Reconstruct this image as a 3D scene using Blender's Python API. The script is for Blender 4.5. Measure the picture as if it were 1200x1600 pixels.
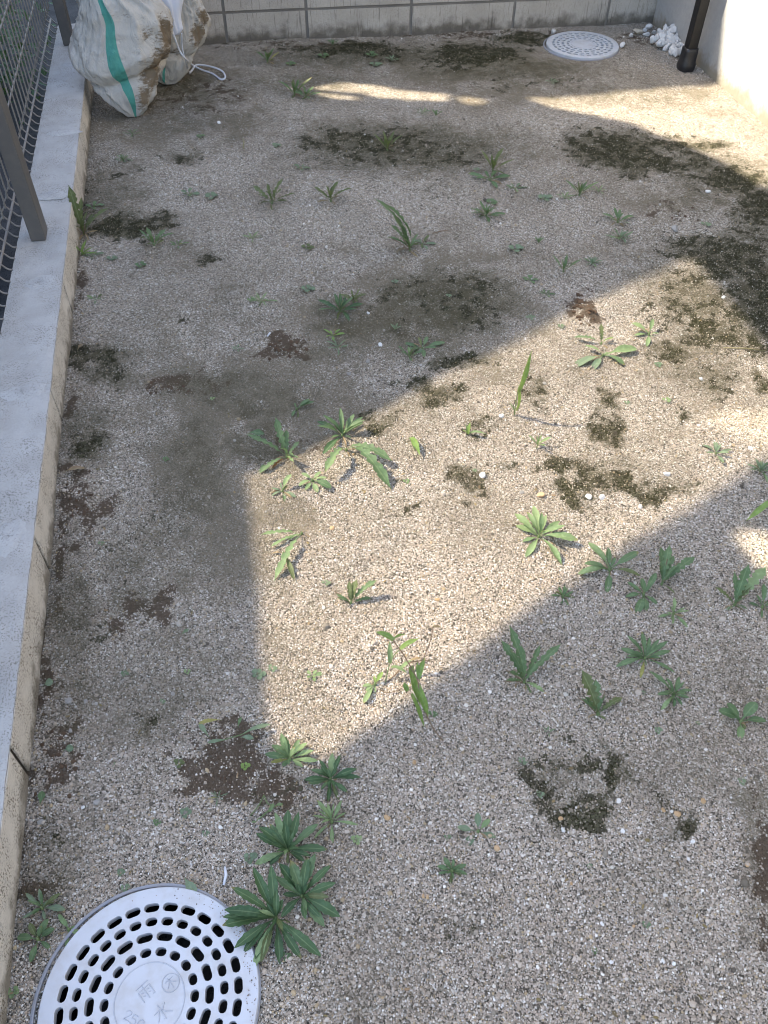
import bpy, bmesh, math, random
import numpy as np
from mathutils import Matrix, Vector, Euler
from mathutils.geometry import delaunay_2d_cdt

# ------------------------------------------------------------------ clear
for o in list(bpy.data.objects): bpy.data.objects.remove(o)
scene = bpy.context.scene
COL = scene.collection
R = math.radians
# ------------------------------------------------------------------ camera
F_PX, PITCH, ROLL, YAW, CAM_H = 1301.85, 0.8446, 0.0075, 0.1955, 1.25
fw = Vector((math.sin(YAW)*math.cos(PITCH), math.cos(YAW)*math.cos(PITCH), -math.sin(PITCH)))
r0 = Vector((math.cos(YAW), -math.sin(YAW), 0)); u0 = r0.cross(fw)
rt = r0*math.cos(ROLL)+u0*math.sin(ROLL); up = u0*math.cos(ROLL)-r0*math.sin(ROLL)
cam = bpy.data.cameras.new('camera'); camo = bpy.data.objects.new('camera', cam); COL.objects.link(camo)
cam.sensor_fit = 'VERTICAL'; cam.sensor_height = 36; cam.sensor_width = 27
cam.lens = F_PX/1600*36; cam.clip_start = .02; cam.clip_end = 300
m = Matrix.Identity(4)
for i in range(3):
    m[i][0], m[i][1], m[i][2] = rt[i], up[i], -fw[i]
m[2][3] = CAM_H
camo.matrix_world = m
scene.camera = camo
scene.render.resolution_x, scene.render.resolution_y = 768, 1024
# ------------------------------------------------------------------ light
SUN = Vector((-1, .5, 1.22)).normalized()          # towards the sun: low left, beyond the block wall
w = bpy.data.worlds.new('World'); scene.world = w; w.use_nodes = True
nt = w.node_tree
sky = nt.nodes.new('ShaderNodeTexSky'); sky.sky_type = 'NISHITA'; sky.sun_disc = False
sky.sun_elevation = math.asin(SUN.z); sky.sun_rotation = math.atan2(SUN.x, SUN.y)
sky.dust_density = 2.0; sky.air_density = 1.0; sky.ozone_density = 1.0
nt.links.new(sky.outputs[0], nt.nodes['Background'].inputs[0])
nt.nodes['Background'].inputs[1].default_value = 0.15
sl = bpy.data.lights.new('sun', 'SUN'); slo = bpy.data.objects.new('sun', sl); COL.objects.link(slo)
sl.energy = 4.3; sl.angle = R(.42); sl.color = (1, .89, .72)
slo.rotation_euler = SUN.to_track_quat('Z', 'Y').to_euler()
slo.location = SUN*12
vs = scene.view_settings
vs.view_transform = 'Standard'; vs.look = 'None'; vs.gamma = 1; vs.use_curve_mapping = False
vs.exposure = 2.06
scene.cycles.filter_width = 1.0

# ------------------------------------------------------------------ helpers
def G(x, y, z=0.):
    """where the photograph's pixel ray meets the level z"""
    d = fw+rt*((x-600)/F_PX)-up*((y-800)/F_PX)
    return Vector((0, 0, CAM_H))+d*((z-CAM_H)/d.z)
def GY(x, y, Y):
    d = fw+rt*((x-600)/F_PX)-up*((y-800)/F_PX)
    return Vector((0, 0, CAM_H))+d*(Y/d.y)
def mpp(x, y):
    p = G(x, y)-Vector((0, 0, CAM_H)); return p.dot(fw)/F_PX
def ob(name, verts, faces, mat=None, parent=None, loc=None, smooth=False, uv=None):
    me = bpy.data.meshes.new(name); me.from_pydata([tuple(v) for v in verts], [], faces); me.update()
    if uv is not None:
        l = me.uv_layers.new(name='UVMap')
        for lp in me.loops: l.data[lp.index].uv = uv[lp.vertex_index]
    if smooth: me.polygons.foreach_set('use_smooth', [True]*len(me.polygons))
    o = bpy.data.objects.new(name, me); COL.objects.link(o)
    if mat: me.materials.append(mat)
    if parent: o.parent = parent
    if loc is not None: o.location = loc
    return o
def share(name, me, parent=None, loc=(0, 0, 0), rot=(0, 0, 0), scl=(1, 1, 1)):
    o = bpy.data.objects.new(name, me); COL.objects.link(o)
    if parent: o.parent = parent
    o.location = loc; o.rotation_euler = rot; o.scale = scl
    return o
def empty(name, loc=(0, 0, 0), rz=0):
    o = bpy.data.objects.new(name, None); COL.objects.link(o); o.location = loc; o.rotation_euler = (0, 0, rz)
    o.empty_display_size = .05
    return o
def tag(o, label=None, cat=None, group=None, kind=None):
    if label: o['label'] = label
    if cat: o['category'] = cat
    if group: o['group'] = group
    if kind: o['kind'] = kind
    return o
def bm_ob(name, bm, mat, parent=None, loc=None, smooth=False):
    me = bpy.data.meshes.new(name); bm.to_mesh(me); bm.free()
    if smooth: me.polygons.foreach_set('use_smooth', [True]*len(me.polygons))
    o = bpy.data.objects.new(name, me); COL.objects.link(o); me.materials.append(mat)
    if parent: o.parent = parent
    if loc is not None: o.location = loc
    return o
def box_bm(x0, x1, y0, y1, z0, z1, bev=0, seg=1, sub=0, jit=0, rnd=None):
    bm = bmesh.new(); bmesh.ops.create_cube(bm, size=1)
    for v in bm.verts:
        v.co = Vector((x0 if v.co.x < 0 else x1, y0 if v.co.y < 0 else y1, z0 if v.co.z < 0 else z1))
    if bev: bmesh.ops.bevel(bm, geom=bm.edges[:], offset=bev, segments=seg, affect='EDGES', profile=.6)
    return bm
def tube(name, pts, rad, mat, parent=None, n=8, smooth=True, loc=None):
    pts = [Vector(p) for p in pts]; vs_, fs = [], []
    rr = rad if isinstance(rad, (list, tuple)) else [rad]*len(pts)
    ref = Vector((0, 0, 1))
    t0 = (pts[1]-pts[0]).normalized()
    if abs(t0.z) > .9: ref = Vector((1, 0, 0))
    a = t0.cross(ref).normalized()
    for i, p in enumerate(pts):
        t = (pts[min(i+1, len(pts)-1)]-pts[max(i-1, 0)]).normalized()
        a = (a-t*a.dot(t)).normalized(); b = t.cross(a)
        for k in range(n):
            th = 2*math.pi*k/n; vs_.append(p+(a*math.cos(th)+b*math.sin(th))*rr[i])
    for i in range(len(pts)-1):
        for k in range(n):
            k2 = (k+1) % n; fs.append((i*n+k, i*n+k2, (i+1)*n+k2, (i+1)*n+k))
    fs.append(tuple(range(n-1, -1, -1))); fs.append(tuple((len(pts)-1)*n+k for k in range(n)))
    return ob(name, vs_, fs, mat, parent, loc, smooth)
def spline(P, n=8):
    P = [Vector(p) for p in P]; out = []
    for i in range(len(P)-1):
        p0, p1, p2, p3 = P[max(i-1, 0)], P[i], P[i+1], P[min(i+2, len(P)-1)]
        for k in range(n):
            t = k/n
            out.append(.5*((2*p1)+(p2-p0)*t+(2*p0-5*p1+4*p2-p3)*t*t+(3*p1-p0-3*p2+p3)*t**3))
    out.append(P[-1]); return out
# numpy value noise
def vnoise(x, y, s, seed=0):
    X = np.asarray(x)*s; Y = np.asarray(y)*s
    xi = np.floor(X).astype(np.int64); yi = np.floor(Y).astype(np.int64); fx = X-xi; fy = Y-yi
    fx = fx*fx*(3-2*fx); fy = fy*fy*(3-2*fy)
    def h(a, b):
        v = np.sin(a*127.1+b*311.7+seed*74.7)*43758.5453; return v-np.floor(v)
    return (h(xi, yi)*(1-fx)+h(xi+1, yi)*fx)*(1-fy)+(h(xi, yi+1)*(1-fx)+h(xi+1, yi+1)*fx)*fy
def fbm(x, y, s, seed=0, o=4):
    t = 0; a = .5; n = 0
    for i in range(o):
        t = t+a*vnoise(x, y, s*2**i, seed+i*17); n += a; a *= .55
    return t/n

# ------------------------------------------------------------------ materials
class NT:
    def __init__(s, name):
        s.m = bpy.data.materials.new(name); s.m.use_nodes = True; s.t = s.m.node_tree
        s.b = s.t.nodes['Principled BSDF']; s.out = s.t.nodes['Material Output']
    def n(s, typ, **k):
        nd = s.t.nodes.new('ShaderNode'+typ)
        for a, v in k.items():
            if a.startswith('i_'):
                key = a[2:]; key = int(key) if key.isdigit() else key.replace('_', ' ')
                s.put(nd.inputs[key], v)
            else: setattr(nd, a, v)
        return nd
    def put(s, sock, v):
        if isinstance(v, bpy.types.NodeSocket): s.t.links.new(v, sock)
        else: sock.default_value = v
    def math(s, op, a, b=0., c=None, clamp=False):
        nd = s.n('Math', operation=op, use_clamp=clamp); s.put(nd.inputs[0], a); s.put(nd.inputs[1], b)
        if c is not None: s.put(nd.inputs[2], c)
        return nd.outputs[0]
    def mix(s, f, a, b, mode='MIX'):
        nd = s.n('Mix', data_type='RGBA', blend_type=mode); s.put(nd.inputs[0], f)
        s.put(nd.inputs[6], a if isinstance(a, bpy.types.NodeSocket) else (*a, 1)); s.put(nd.inputs[7], b if isinstance(b, bpy.types.NodeSocket) else (*b, 1))
        return nd.outputs[2]
    def ramp(s, f, stops, interp='LINEAR'):
        nd = s.n('ValToRGB'); s.put(nd.inputs[0], f); cr = nd.color_ramp; cr.interpolation = interp
        while len(cr.elements) < len(stops): cr.elements.new(.5)
        for e, (p, c) in zip(cr.elements, stops):
            e.position = p; e.color = (*c, 1) if hasattr(c, '__len__') else (c, c, c, 1)
        return nd.outputs[0]
    def smooth(s, v, a, b):
        nd = s.n('MapRange', interpolation_type='SMOOTHSTEP'); s.put(nd.inputs[0], v); s.put(nd.inputs[1], a); s.put(nd.inputs[2], b)
        return nd.outputs[0]
    def noise(s, scale, detail=3., vec=None, rough=.55, dist=0.):
        nd = s.n('TexNoise'); nd.inputs['Scale'].default_value = scale; nd.inputs['Detail'].default_value = detail
        nd.inputs['Roughness'].default_value = rough; nd.inputs['Distortion'].default_value = dist
        if vec is not None: s.put(nd.inputs['Vector'], vec)
        return nd.outputs[0]
    def voro(s, scale, vec=None, feature='F1'):
        nd = s.n('TexVoronoi', feature=feature); nd.inputs['Scale'].default_value = scale
        if vec is not None: s.put(nd.inputs['Vector'], vec)
        return nd
    def attr(s, name, typ='GEOMETRY'):
        return s.n('Attribute', attribute_name=name, attribute_type=typ)
    def pos(s): return s.n('NewGeometry').outputs['Position']
    def objc(s): return s.n('TexCoord').outputs['Object']
    def mapping(s, vec, scl=(1, 1, 1), loc=(0, 0, 0)):
        nd = s.n('Mapping'); s.put(nd.inputs[0], vec); nd.inputs['Scale'].default_value = scl; nd.inputs['Location'].default_value = loc
        return nd.outputs[0]
    def bump(s, h, strength=.5, dist=.002, prev=None):
        nd = s.n('Bump'); nd.inputs['Strength'].default_value = strength; nd.inputs['Distance'].default_value = dist
        s.put(nd.inputs['Height'], h)
        if prev is not None: s.put(nd.inputs['Normal'], prev)
        return nd.outputs[0]
    def done(s, col=None, rough=.8, spec=.3, normal=None, metal=0.):
        if col is not None: s.put(s.b.inputs['Base Color'], col if isinstance(col, bpy.types.NodeSocket) else (*col, 1))
        s.put(s.b.inputs['Roughness'], rough); s.put(s.b.inputs['Specular IOR Level'], spec); s.put(s.b.inputs['Metallic'], metal)
        if normal is not None: s.put(s.b.inputs['Normal'], normal)
        return s.m

def mat_ground():
    k = NT('gravel_ground'); P = k.pos()
    v1 = k.voro(420, P); v2 = k.voro(150, P)
    sep = k.n('SeparateColor'); k.put(sep.inputs[0], v1.outputs['Color'])
    grain = k.ramp(sep.outputs[0], [(0, (.05, .044, .034)), (.18, (.15, .132, .103)), (.42, (.32, .272, .212)), (.72, (.44, .378, .303)), (.88, (.57, .525, .445)), (1, (.84, .80, .74))])
    big = k.noise(3.2, 5, P); col = k.mix(k.math('MULTIPLY', k.smooth(big, .42, .68), .5), grain, (.185, .155, .112))
    nz = k.noise(60, 4, P); nz2 = k.noise(420, 3, P)
    rnd = sep.outputs[1]
    jit = k.math('ADD', k.math('MULTIPLY', k.math('SUBTRACT', nz, .5), .9), k.math('MULTIPLY', k.math('SUBTRACT', rnd, .5), .75))
    def mask(name, lo, hi, amp=1.):
        a = k.attr(name).outputs['Fac']
        return k.smooth(k.math('ADD', a, k.math('MULTIPLY', k.math('MULTIPLY', jit, k.smooth(a, 0, .12)), amp)), lo, hi)
    silt = k.mix(nz2, (.10, .084, .057), (.25, .213, .150))
    col = k.mix(k.math('MULTIPLY', mask('silt', .2, .8, .7), .75), col, silt)
    soil = k.mix(k.noise(180, 4, P), (.042, .031, .021), (.140, .100, .066))
    col = k.mix(k.math('MULTIPLY', mask('soil', .25, .75, .8), .92), col, soil)
    alg = k.math('MULTIPLY', k.smooth(k.math('ADD', k.attr('algae').outputs['Fac'], k.math('MULTIPLY', k.math('SUBTRACT', k.noise(24, 6, P, .65), .5), .9)), .22, .90), .86)
    col = k.mix(alg, col, k.mix(nz2, (.036, .033, .017), (.115, .102, .056)))
    moss = k.mix(k.noise(90, 3, P), (.012, .012, .005), (.042, .041, .015))
    col = k.mix(k.math('MULTIPLY', mask('moss', .3, .62, .6), .92), col, moss)
    h = k.math('ADD', k.math('MULTIPLY', v1.outputs['Distance'], -1.), k.math('MULTIPLY', nz2, .5))
    h2 = k.math('ADD', k.math('MULTIPLY', v2.outputs['Distance'], -.8), nz)
    b = k.bump(h2, .6, .005); b = k.bump(h, 1., .003, b)
    return k.done(col, .92, .12, b)
def mat_grain():
    k = NT('gravel_grain'); a = k.attr('tint', 'INSTANCER')
    c = k.mix(k.math('MULTIPLY', k.noise(900, 2, k.pos()), .35), a.outputs['Color'], (.25, .2, .15))
    return k.done(c, .75, .25)
def mat_concrete(name, c1, c2, speck=.0, spk=(.04, .035, .025), sc=1., grime=None, streak=0.):
    k = NT(name); P = k.pos()
    n1 = k.noise(7*sc, 6, P, .6); n2 = k.noise(130*sc, 4, P); n3 = k.noise(700, 2, P)
    col = k.mix(k.smooth(n1, .3, .7), c1, c2)
    col = k.mix(k.math('MULTIPLY', k.math('SUBTRACT', 1., n2), .45), col, tuple(x*.55 for x in c1))
    if speck:
        m1 = k.smooth(k.noise(340, 3, P), .62-.1*speck, .70-.08*speck)
        m2 = k.smooth(k.noise(16, 4, P), .35, .6)
        col = k.mix(k.math('MULTIPLY', m1, k.math('MULTIPLY', m2, min(1, speck))), col, spk)
    if streak:
        st = k.noise(1., 4, k.mapping(P, (170, 170, 9)), .65)
        col = k.mix(k.math('MULTIPLY', k.smooth(st, .56, .68), streak), col, spk)
    if grime:
        z = k.n('SeparateXYZ'); k.put(z.inputs[0], P)
        g = k.smooth(k.math('ADD', z.outputs[2], k.math('MULTIPLY', k.math('SUBTRACT', k.noise(22, 5, P), .5), -.12)), grime[1], 0.)
        col = k.mix(k.math('MULTIPLY', g, grime[2]), col, grime[0])
    b = k.bump(k.math('ADD', n2, k.math('MULTIPLY', n3, .5)), .55, .0022)
    return k.done(col, .9, .15, b)
def mat_paint(name, col, rough=.45, var=.15, spec=.4):
    k = NT(name); P = k.pos(); n = k.noise(45, 5, P)
    c = k.mix(k.math('MULTIPLY', k.smooth(n, .4, .75), var), col, (.32, .27, .2))
    return k.done(c, k.math('ADD', k.math('MULTIPLY', n, .25), rough-.1), spec, k.bump(k.noise(500, 2, P), .08, .0005))
def mat_leaf(name, c1, c2, trans=.3):
    k = NT(name)
    uv = k.n('SeparateXYZ'); k.put(uv.inputs[0], k.n('UVMap').outputs[0])
    u = k.math('ABSOLUTE', k.math('SUBTRACT', uv.outputs[0], .5))
    info = k.n('ObjectInfo')
    base = k.mix(info.outputs['Random'], c1, c2)
    P = k.pos(); n = k.noise(140, 4, P)
    base = k.mix(k.math('MULTIPLY', k.smooth(n, .45, .75), .4), base, tuple(min(1, x*1.7+.02) for x in c2))
    rib = k.smooth(u, .075, .02)
    vein = k.math('SINE', k.math('MULTIPLY', k.math('ADD', uv.outputs[1], k.math('MULTIPLY', u, -.5)), 75.))
    base = k.mix(k.math('MULTIPLY', rib, .38), base, (.26, .34, .16))
    base = k.mix(k.math('MULTIPLY', k.smooth(uv.outputs[1], .22, 0.), .45), base, (.22, .25, .12))
    tip = k.math('MULTIPLY', k.smooth(k.math('ADD', uv.outputs[1], k.math('MULTIPLY', k.noise(60, 3, P), .25)), 1.02, 1.16), k.smooth(k.math('FRACT', k.math('MULTIPLY', info.outputs['Random'], 7.3)), .55, .9))
    base = k.mix(k.math('MULTIPLY', tip, .8), base, (.30, .20, .07))
    b = k.bump(k.math('ADD', k.math('MULTIPLY', vein, .08), k.math('ADD', rib, k.math('MULTIPLY', n, .9))), .4, .0012)
    k.done(base, .55, .35, b)
    tr = k.n('BsdfTranslucent'); k.put(tr.inputs[0], k.mix(.5, base, (.25, .34, .05)))
    mx = k.n('MixShader'); mx.inputs[0].default_value = trans
    k.t.links.new(k.b.outputs[0], mx.inputs[1]); k.t.links.new(tr.outputs[0], mx.inputs[2]); k.t.links.new(mx.outputs[0], k.out.inputs[0])
    return k.m

M = {}
M['ground'] = mat_ground(); M['grain'] = mat_grain()
M['cap'] = mat_concrete('mortar_cap_grey', (.40, .385, .36), (.49, .475, .45), .9, (.17, .16, .135), 1.8)
M['patch'] = mat_concrete('mortar_patch_pale', (.42, .41, .39), (.52, .51, .49), .8, (.22, .21, .19), 2.)
M['curb'] = mat_concrete('curb_block_beige', (.68, .62, .53), (.76, .70, .61), 1.1, (.13, .105, .07), grime=((.12, .10, .07), .034, .75))
M['joint'] = mat_concrete('mortar_joint', (.22, .195, .165), (.27, .245, .21))
M['gap'] = mat_concrete('open_joint', (.04, .035, .028), (.06, .053, .043))
M['wallblock'] = mat_concrete('wall_block_beige', (.46, .405, .335), (.56, .50, .42), .5, (.12, .105, .085), streak=.55, grime=((.075, .062, .045), .06, .8))
M['plaster'] = mat_concrete('house_foundation_plaster', (.40, .395, .375), (.45, .44, .42), .12, (.4, .38, .33), .5, grime=((.22, .185, .125), .06, .8))
M['siding'] = mat_concrete('house_siding', (.55, .52, .47), (.6, .57, .52))
M['outer'] = mat_concrete('neighbour_gravel_dark', (.06, .058, .055), (.11, .105, .10), .9, (.02, .02, .02), 2.)
M['lid'] = mat_paint('lid_plastic_pale_grey', (.49, .505, .53), .45, .3)
M['lidrim'] = mat_paint('lid_rim_grey', (.27, .28, .31), .5, .3)
M['lidtext'] = mat_paint('lid_relief', (.40, .42, .455), .5, .1)
M['pit'] = mat_paint('pit_dark', (.012, .012, .013), .9, .0, .05)
M['post'] = mat_paint('fence_post_bronze', (.105, .095, .085), .5, .08)
M['wire'] = mat_paint('fence_wire_taupe', (.20, .18, .16), .5, .1)
M['black'] = mat_paint('pole_dark_brown', (.010, .009, .009), .4, .03, .35)
M['boot'] = mat_paint('pole_boot_black', (.012, .012, .014), .4, .05, .5)
M['stone'] = mat_concrete('white_stone', (.64, .62, .58), (.76, .745, .715), .5, (.4, .34, .25), 6.)
M['stone_tan'] = mat_concrete('tan_stone', (.55, .47, .36), (.66, .58, .46), .3, (.4, .3, .2), 6.)
M['pb_white'] = mat_concrete('pebble_white', (.74, .72, .68), (.82, .8, .76), 0, sc=8)
M['pb_orange'] = mat_concrete('pebble_orange', (.50, .33, .17), (.6, .42, .25), .2, (.3, .2, .1), sc=8)
M['pb_grey'] = mat_concrete('pebble_grey', (.32, .30, .27), (.42, .4, .36), .2, (.2, .2, .18), sc=8)
M['clod'] = mat_concrete('soil_clod_brown', (.085, .055, .035), (.15, .098, .062), .4, (.05, .035, .025), sc=8)
M['dk'] = mat_leaf('leaf_dark', (0.036, 0.08, 0.033), (0.062, 0.115, 0.046), .18)
M['md'] = mat_leaf('leaf_mid', (0.085, 0.145, 0.066), (0.125, 0.19, 0.09), .28)
M['lt'] = mat_leaf('leaf_light', (0.17, 0.25, 0.115), (0.24, 0.32, 0.15), .32)
M['gy'] = mat_leaf('leaf_grey', (0.125, 0.18, 0.11), (0.18, 0.235, 0.145), .25)
M['ol'] = mat_leaf('leaf_olive', (0.085, 0.105, 0.042), (0.13, 0.15, 0.06), .25)
M['gr'] = mat_leaf('leaf_grass', (0.15, 0.25, 0.06), (0.22, 0.32, 0.085), .35)
M['yl'] = mat_leaf('leaf_yellowing', (.26, .25, .07), (.34, .29, .09), .3)
M['dry'] = mat_leaf('leaf_dry', (.22, .15, .09), (.32, .22, .12), .2)
M['rust'] = mat_leaf('leaf_rust', (.24, .085, .035), (.30, .12, .05), .3)
M['stem'] = mat_paint('stem_reddish', (.17, .11, .065), .6, .2)
M['stemg'] = mat_paint('stem_green', (.12, .17, .06), .55, .1)
M['rope'] = mat_paint('rope_white', (.62, .63, .66), .8, .25)

# ------------------------------------------------------------------ ground
XC, XO, HC, XW, YB, SB = -.4326, -.5605, .0968, 1.8398, 3.688, -.0543
LIDS = [(G(236, 1566), .1425), (G(909.5, 73), .143)]
def hgt(x, y):
    h = (fbm(x, y, 2.2, 3, 3)-.5)*.020+(fbm(x, y, 9, 11, 3)-.5)*.012+(fbm(x, y, 42, 23, 2)-.5)*.005
    for (c, r) in LIDS:
        d = np.hypot(x-c.x, y-c.y); h = h*np.clip((d-r)/.12, 0, 1)
    for px, py, rx, ry, dp in PITS:
        c = G(px, py); s = mpp(px, py); a = rx*s; b = ry*s*1.6
        h = h-dp*np.exp(-(((x-c.x)/a)**2+((y-c.y)/b)**2)*1.5)
    return h
PITS = [(388, 642, 24, 12, .010), (430, 815, 60, 18, .006), (352, 800, 22, 12, .008), (365, 1195, 80, 50, .010), (915, 490, 18, 16, -.012), (455, 545, 22, 12, -.006),
        (210, 965, 25, 18, .006), (1195, 1340, 40, 100, .010), (130, 780, 30, 36, -.008), (255, 606, 40, 12, -.005)]
def H(p): return float(hgt(np.array([p.x]), np.array([p.y]))[0])
def GH(x, y):
    p = G(x, y)
    for _ in range(2): p = G(x, y, H(p))
    return p
# cover masks: image-measured spots turned into ellipses on the ground (x, y, rx, ry, strength)
ALGAE = [(600, 88, 240, 22, .72), (640, 235, 190, 45, .75), (560, 225, 110, 34, .8), (700, 470, 110, 50, .78), (740, 490, 60, 36, .85), (780, 110, 170, 26, .66), (470, 130, 130, 26, .55), (240, 130, 110, 50, .62), (1060, 430, 130, 90, .5), (330, 600, 90, 40, .55), (300, 740, 70, 130, .55),
         (110, 980, 45, 170, .6), (400, 620, 120, 40, .55), (640, 640, 120, 26, .4), (960, 740, 140, 40, .5), (1120, 280, 110, 60, .6), (420, 690, 60, 40, .6), (620, 510, 150, 45, .66), (1180, 400, 50, 150, .7), (160, 300, 70, 70, .6), (230, 1080, 130, 70, .45), (80, 1400, 50, 140, .5), (860, 1190, 80, 50, .5),
         (1060, 1270, 60, 40, .4), (360, 470, 40, 50, .4), (950, 1230, 80, 50, .5), (130, 690, 50, 60, .65), (210, 900, 50, 90, .5), (1110, 560, 90, 60, .5), (980, 150, 150, 24, .5), (330, 190, 120, 30, .5), (900, 590, 70, 30, .35), (180, 560, 80, 40, .5), (500, 560, 80, 40, .45)]
MOSS = [(880, 1180, 34, 8, .8), (930, 1235, 26, 12, .9), (1000, 1235, 40, 8, .8), (865, 1235, 20, 20, .9), (925, 1285, 22, 12, .9), (1060, 1262, 14, 10, .7), (157, 557, 46, 24, 1.), (195, 352, 62, 20, 1.), (235, 345, 45, 16, .7), (740, 490, 46, 26, .95), (670, 470, 115, 55, .42), (720, 455, 60, 30, .5),
        (560, 76, 70, 11, 1.), (740, 86, 80, 16, 1.), (700, 100, 60, 12, .55), (820, 62, 50, 11, .9), (640, 84, 120, 16, .5), (470, 78, 60, 9, .5),
        (575, 220, 95, 24, .75), (540, 232, 70, 24, .7), (660, 240, 110, 30, .55), (690, 290, 60, 25, .4),
        (960, 232, 75, 30, 1.), (1010, 255, 60, 22, .9), (1070, 228, 70, 12, .9), (1075, 258, 60, 16, .85), (1140, 280, 55, 22, .95), (1190, 320, 40, 30, .95), (930, 200, 60, 12, .4),
        (1090, 385, 60, 25, .75), (1140, 400, 60, 45, .9), (1180, 470, 40, 80, 1.), (1080, 470, 60, 55, .7), (1110, 520, 60, 28, .8), (1040, 500, 30, 20, .5),
        (1055, 555, 36, 14, .8), (1120, 595, 40, 22, .65), (1195, 600, 16, 16, .9), (945, 672, 32, 24, 1.), (958, 626, 16, 12, .9), (1060, 660, 16, 14, .5),
        (890, 735, 50, 14, .9), (985, 762, 80, 18, .85), (885, 768, 24, 12, .9), (930, 745, 40, 14, .7), (1060, 775, 50, 12, .7), (1075, 750, 25, 10, .7),
        (725, 760, 30, 16, 1.), (780, 725, 30, 8, .6), (675, 612, 35, 14, .85), (585, 655, 36, 10, .7), (720, 570, 60, 12, .8), (640, 600, 60, 14, .4),
        (750, 668, 40, 7, .7), (845, 604, 22, 12, .7), (835, 628, 18, 10, .5), (620, 745, 40, 10, .4), (640, 790, 40, 10, .45),
        (905, 1262, 38, 26, 1.), (958, 1214, 30, 28, 1.), (845, 1212, 26, 24, .9), (985, 1205, 30, 16, .7), (1085, 1290, 16, 20, 1.), (1040, 1232, 30, 8, .5), (870, 1170, 50, 12, .55), (1075, 1255, 20, 12, .5),
        (755, 1446, 10, 10, .9), (724, 1443, 8, 8, .7), (735, 1430, 34, 18, .3), (135, 690, 34, 26, .75), (125, 320, 30, 40, .6), (140, 990, 50, 26, .5), (240, 800, 30, 50, .4), (200, 850, 30, 50, .35),
        (90, 1290, 26, 34, .5), (200, 600, 50, 14, .35), (250, 1110, 18, 12, .7), (430, 1240, 30, 14, .5), (330, 400, 20, 10, .6), (290, 245, 35, 12, .7), (185, 265, 40, 14, .5),
        (390, 60, 60, 10, .5), (880, 130, 40, 14, .4), (800, 130, 60, 18, .45), (1020, 700, 30, 10, .3), (760, 860, 50, 10, .2), (300, 505, 20, 10, .4)]
SOIL = [(122, 430, 12, 60, .6), (103, 600, 12, 100, .65), (88, 840, 13, 110, .7), (66, 1050, 18, 100, .8), (42, 1330, 22, 130, .7), (470, 70, 150, 6, .6), (760, 52, 150, 6, .6), (1010, 60, 50, 12, .5), (1030, 330, 60, 14, .4), (330, 590, 50, 14, .4), (250, 1190, 60, 40, .4), (262, 606, 44, 16, .85), (128, 790, 42, 42, .95), (115, 745, 24, 16, .6), (365, 1200, 78, 58, 1.), (330, 1215, 50, 46, 1.), (420, 1205, 50, 50, 1.), (380, 1190, 60, 40, 1.), (95, 1165, 36, 60, .9), (75, 1215, 30, 60, .9), (110, 1090, 50, 30, .5),
        (210, 962, 34, 30, .85), (452, 545, 34, 15, 1.), (915, 488, 20, 22, 1.), (985, 470, 30, 10, .3), (1200, 1340, 28, 110, .9), (160, 705, 30, 8, .7), (460, 690, 50, 14, .5), (700, 900, 30, 20, .2),
        (540, 430, 30, 8, .5), (1070, 340, 24, 8, .6), (270, 600, 20, 10, .8), (230, 140, 120, 40, .5), (330, 145, 70, 40, .45), (70, 1420, 20, 30, .5), (130, 1480, 40, 40, .4), (260, 935, 30, 20, .5)]
SILT = [(270, 620, 130, 90, .75), (310, 850, 80, 220, .8), (170, 900, 60, 160, .4), (420, 560, 150, 70, .7), (280, 420, 150, 50, .35), (560, 470, 160, 50, .6), (700, 500, 120, 50, .7), (500, 620, 120, 60, .8), (620, 150, 260, 22, .45), (1050, 150, 70, 20, .4), (220, 200, 100, 40, .7), (180, 1120, 110, 90, .5), (330, 1010, 70, 90, .5), (120, 1330, 70, 80, .45), (500, 110, 160, 22, .5), (800, 1150, 120, 40, .25), (1040, 660, 120, 50, .5), (425, 805, 55, 20, 1.), (390, 645, 26, 10, 1.), (350, 798, 22, 14, .9), (320, 600, 40, 12, .8), (1090, 315, 80, 22, .7), (1050, 580, 70, 40, .45), (930, 570, 60, 20, .5), (900, 700, 60, 20, .35), (1000, 700, 60, 30, .35),
        (300, 720, 90, 200, .55), (300, 520, 110, 90, .55), (230, 640, 70, 60, .4), (600, 540, 190, 50, .6), (640, 430, 150, 40, .45), (250, 130, 160, 50, .75), (420, 190, 120, 30, .4), (560, 200, 150, 40, .3), (900, 110, 140, 30, .4), (460, 700, 60, 30, .6),
        (560, 170, 200, 30, .35), (1010, 1380, 60, 50, .35), (1190, 1330, 30, 100, .7), (250, 1080, 90, 50, .4), (640, 120, 200, 14, .5), (1180, 300, 60, 60, .4)]
def ells(L):
    out = []
    for px, py, rx, ry, s in L:
        c = G(px, py); a = G(px+rx, py)-c; b = G(px, py+ry)-c
        mi = np.linalg.inv(np.array([[a.x, b.x], [a.y, b.y]])); out.append((c.x, c.y, mi, s))
    return out
def sstep(v, a, b):
    t = np.clip((v-a)/(b-a), 0, 1); return t*t*(3-2*t)
EA = ells(ALGAE+MOSS)
EM, ES, EL = ells(MOSS), ells(SOIL), ells(SILT)
def cover(x, y, E_, seed):
    v = np.zeros_like(x)
    wx = x+(fbm(x, y, 16, seed, 4)-.5)*.10; wy = y+(fbm(x, y, 16, seed+5, 4)-.5)*.13
    for cx, cy, mi, s in E_:
        u = mi[0, 0]*(wx-cx)+mi[0, 1]*(wy-cy); t = mi[1, 0]*(wx-cx)+mi[1, 1]*(wy-cy)
        d = np.sqrt(u*u+t*t); v = np.maximum(v, s*np.clip(1.35-d*.75, 0, 1)*(d < 1.8))
    return np.clip(v, 0, 1)
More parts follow.
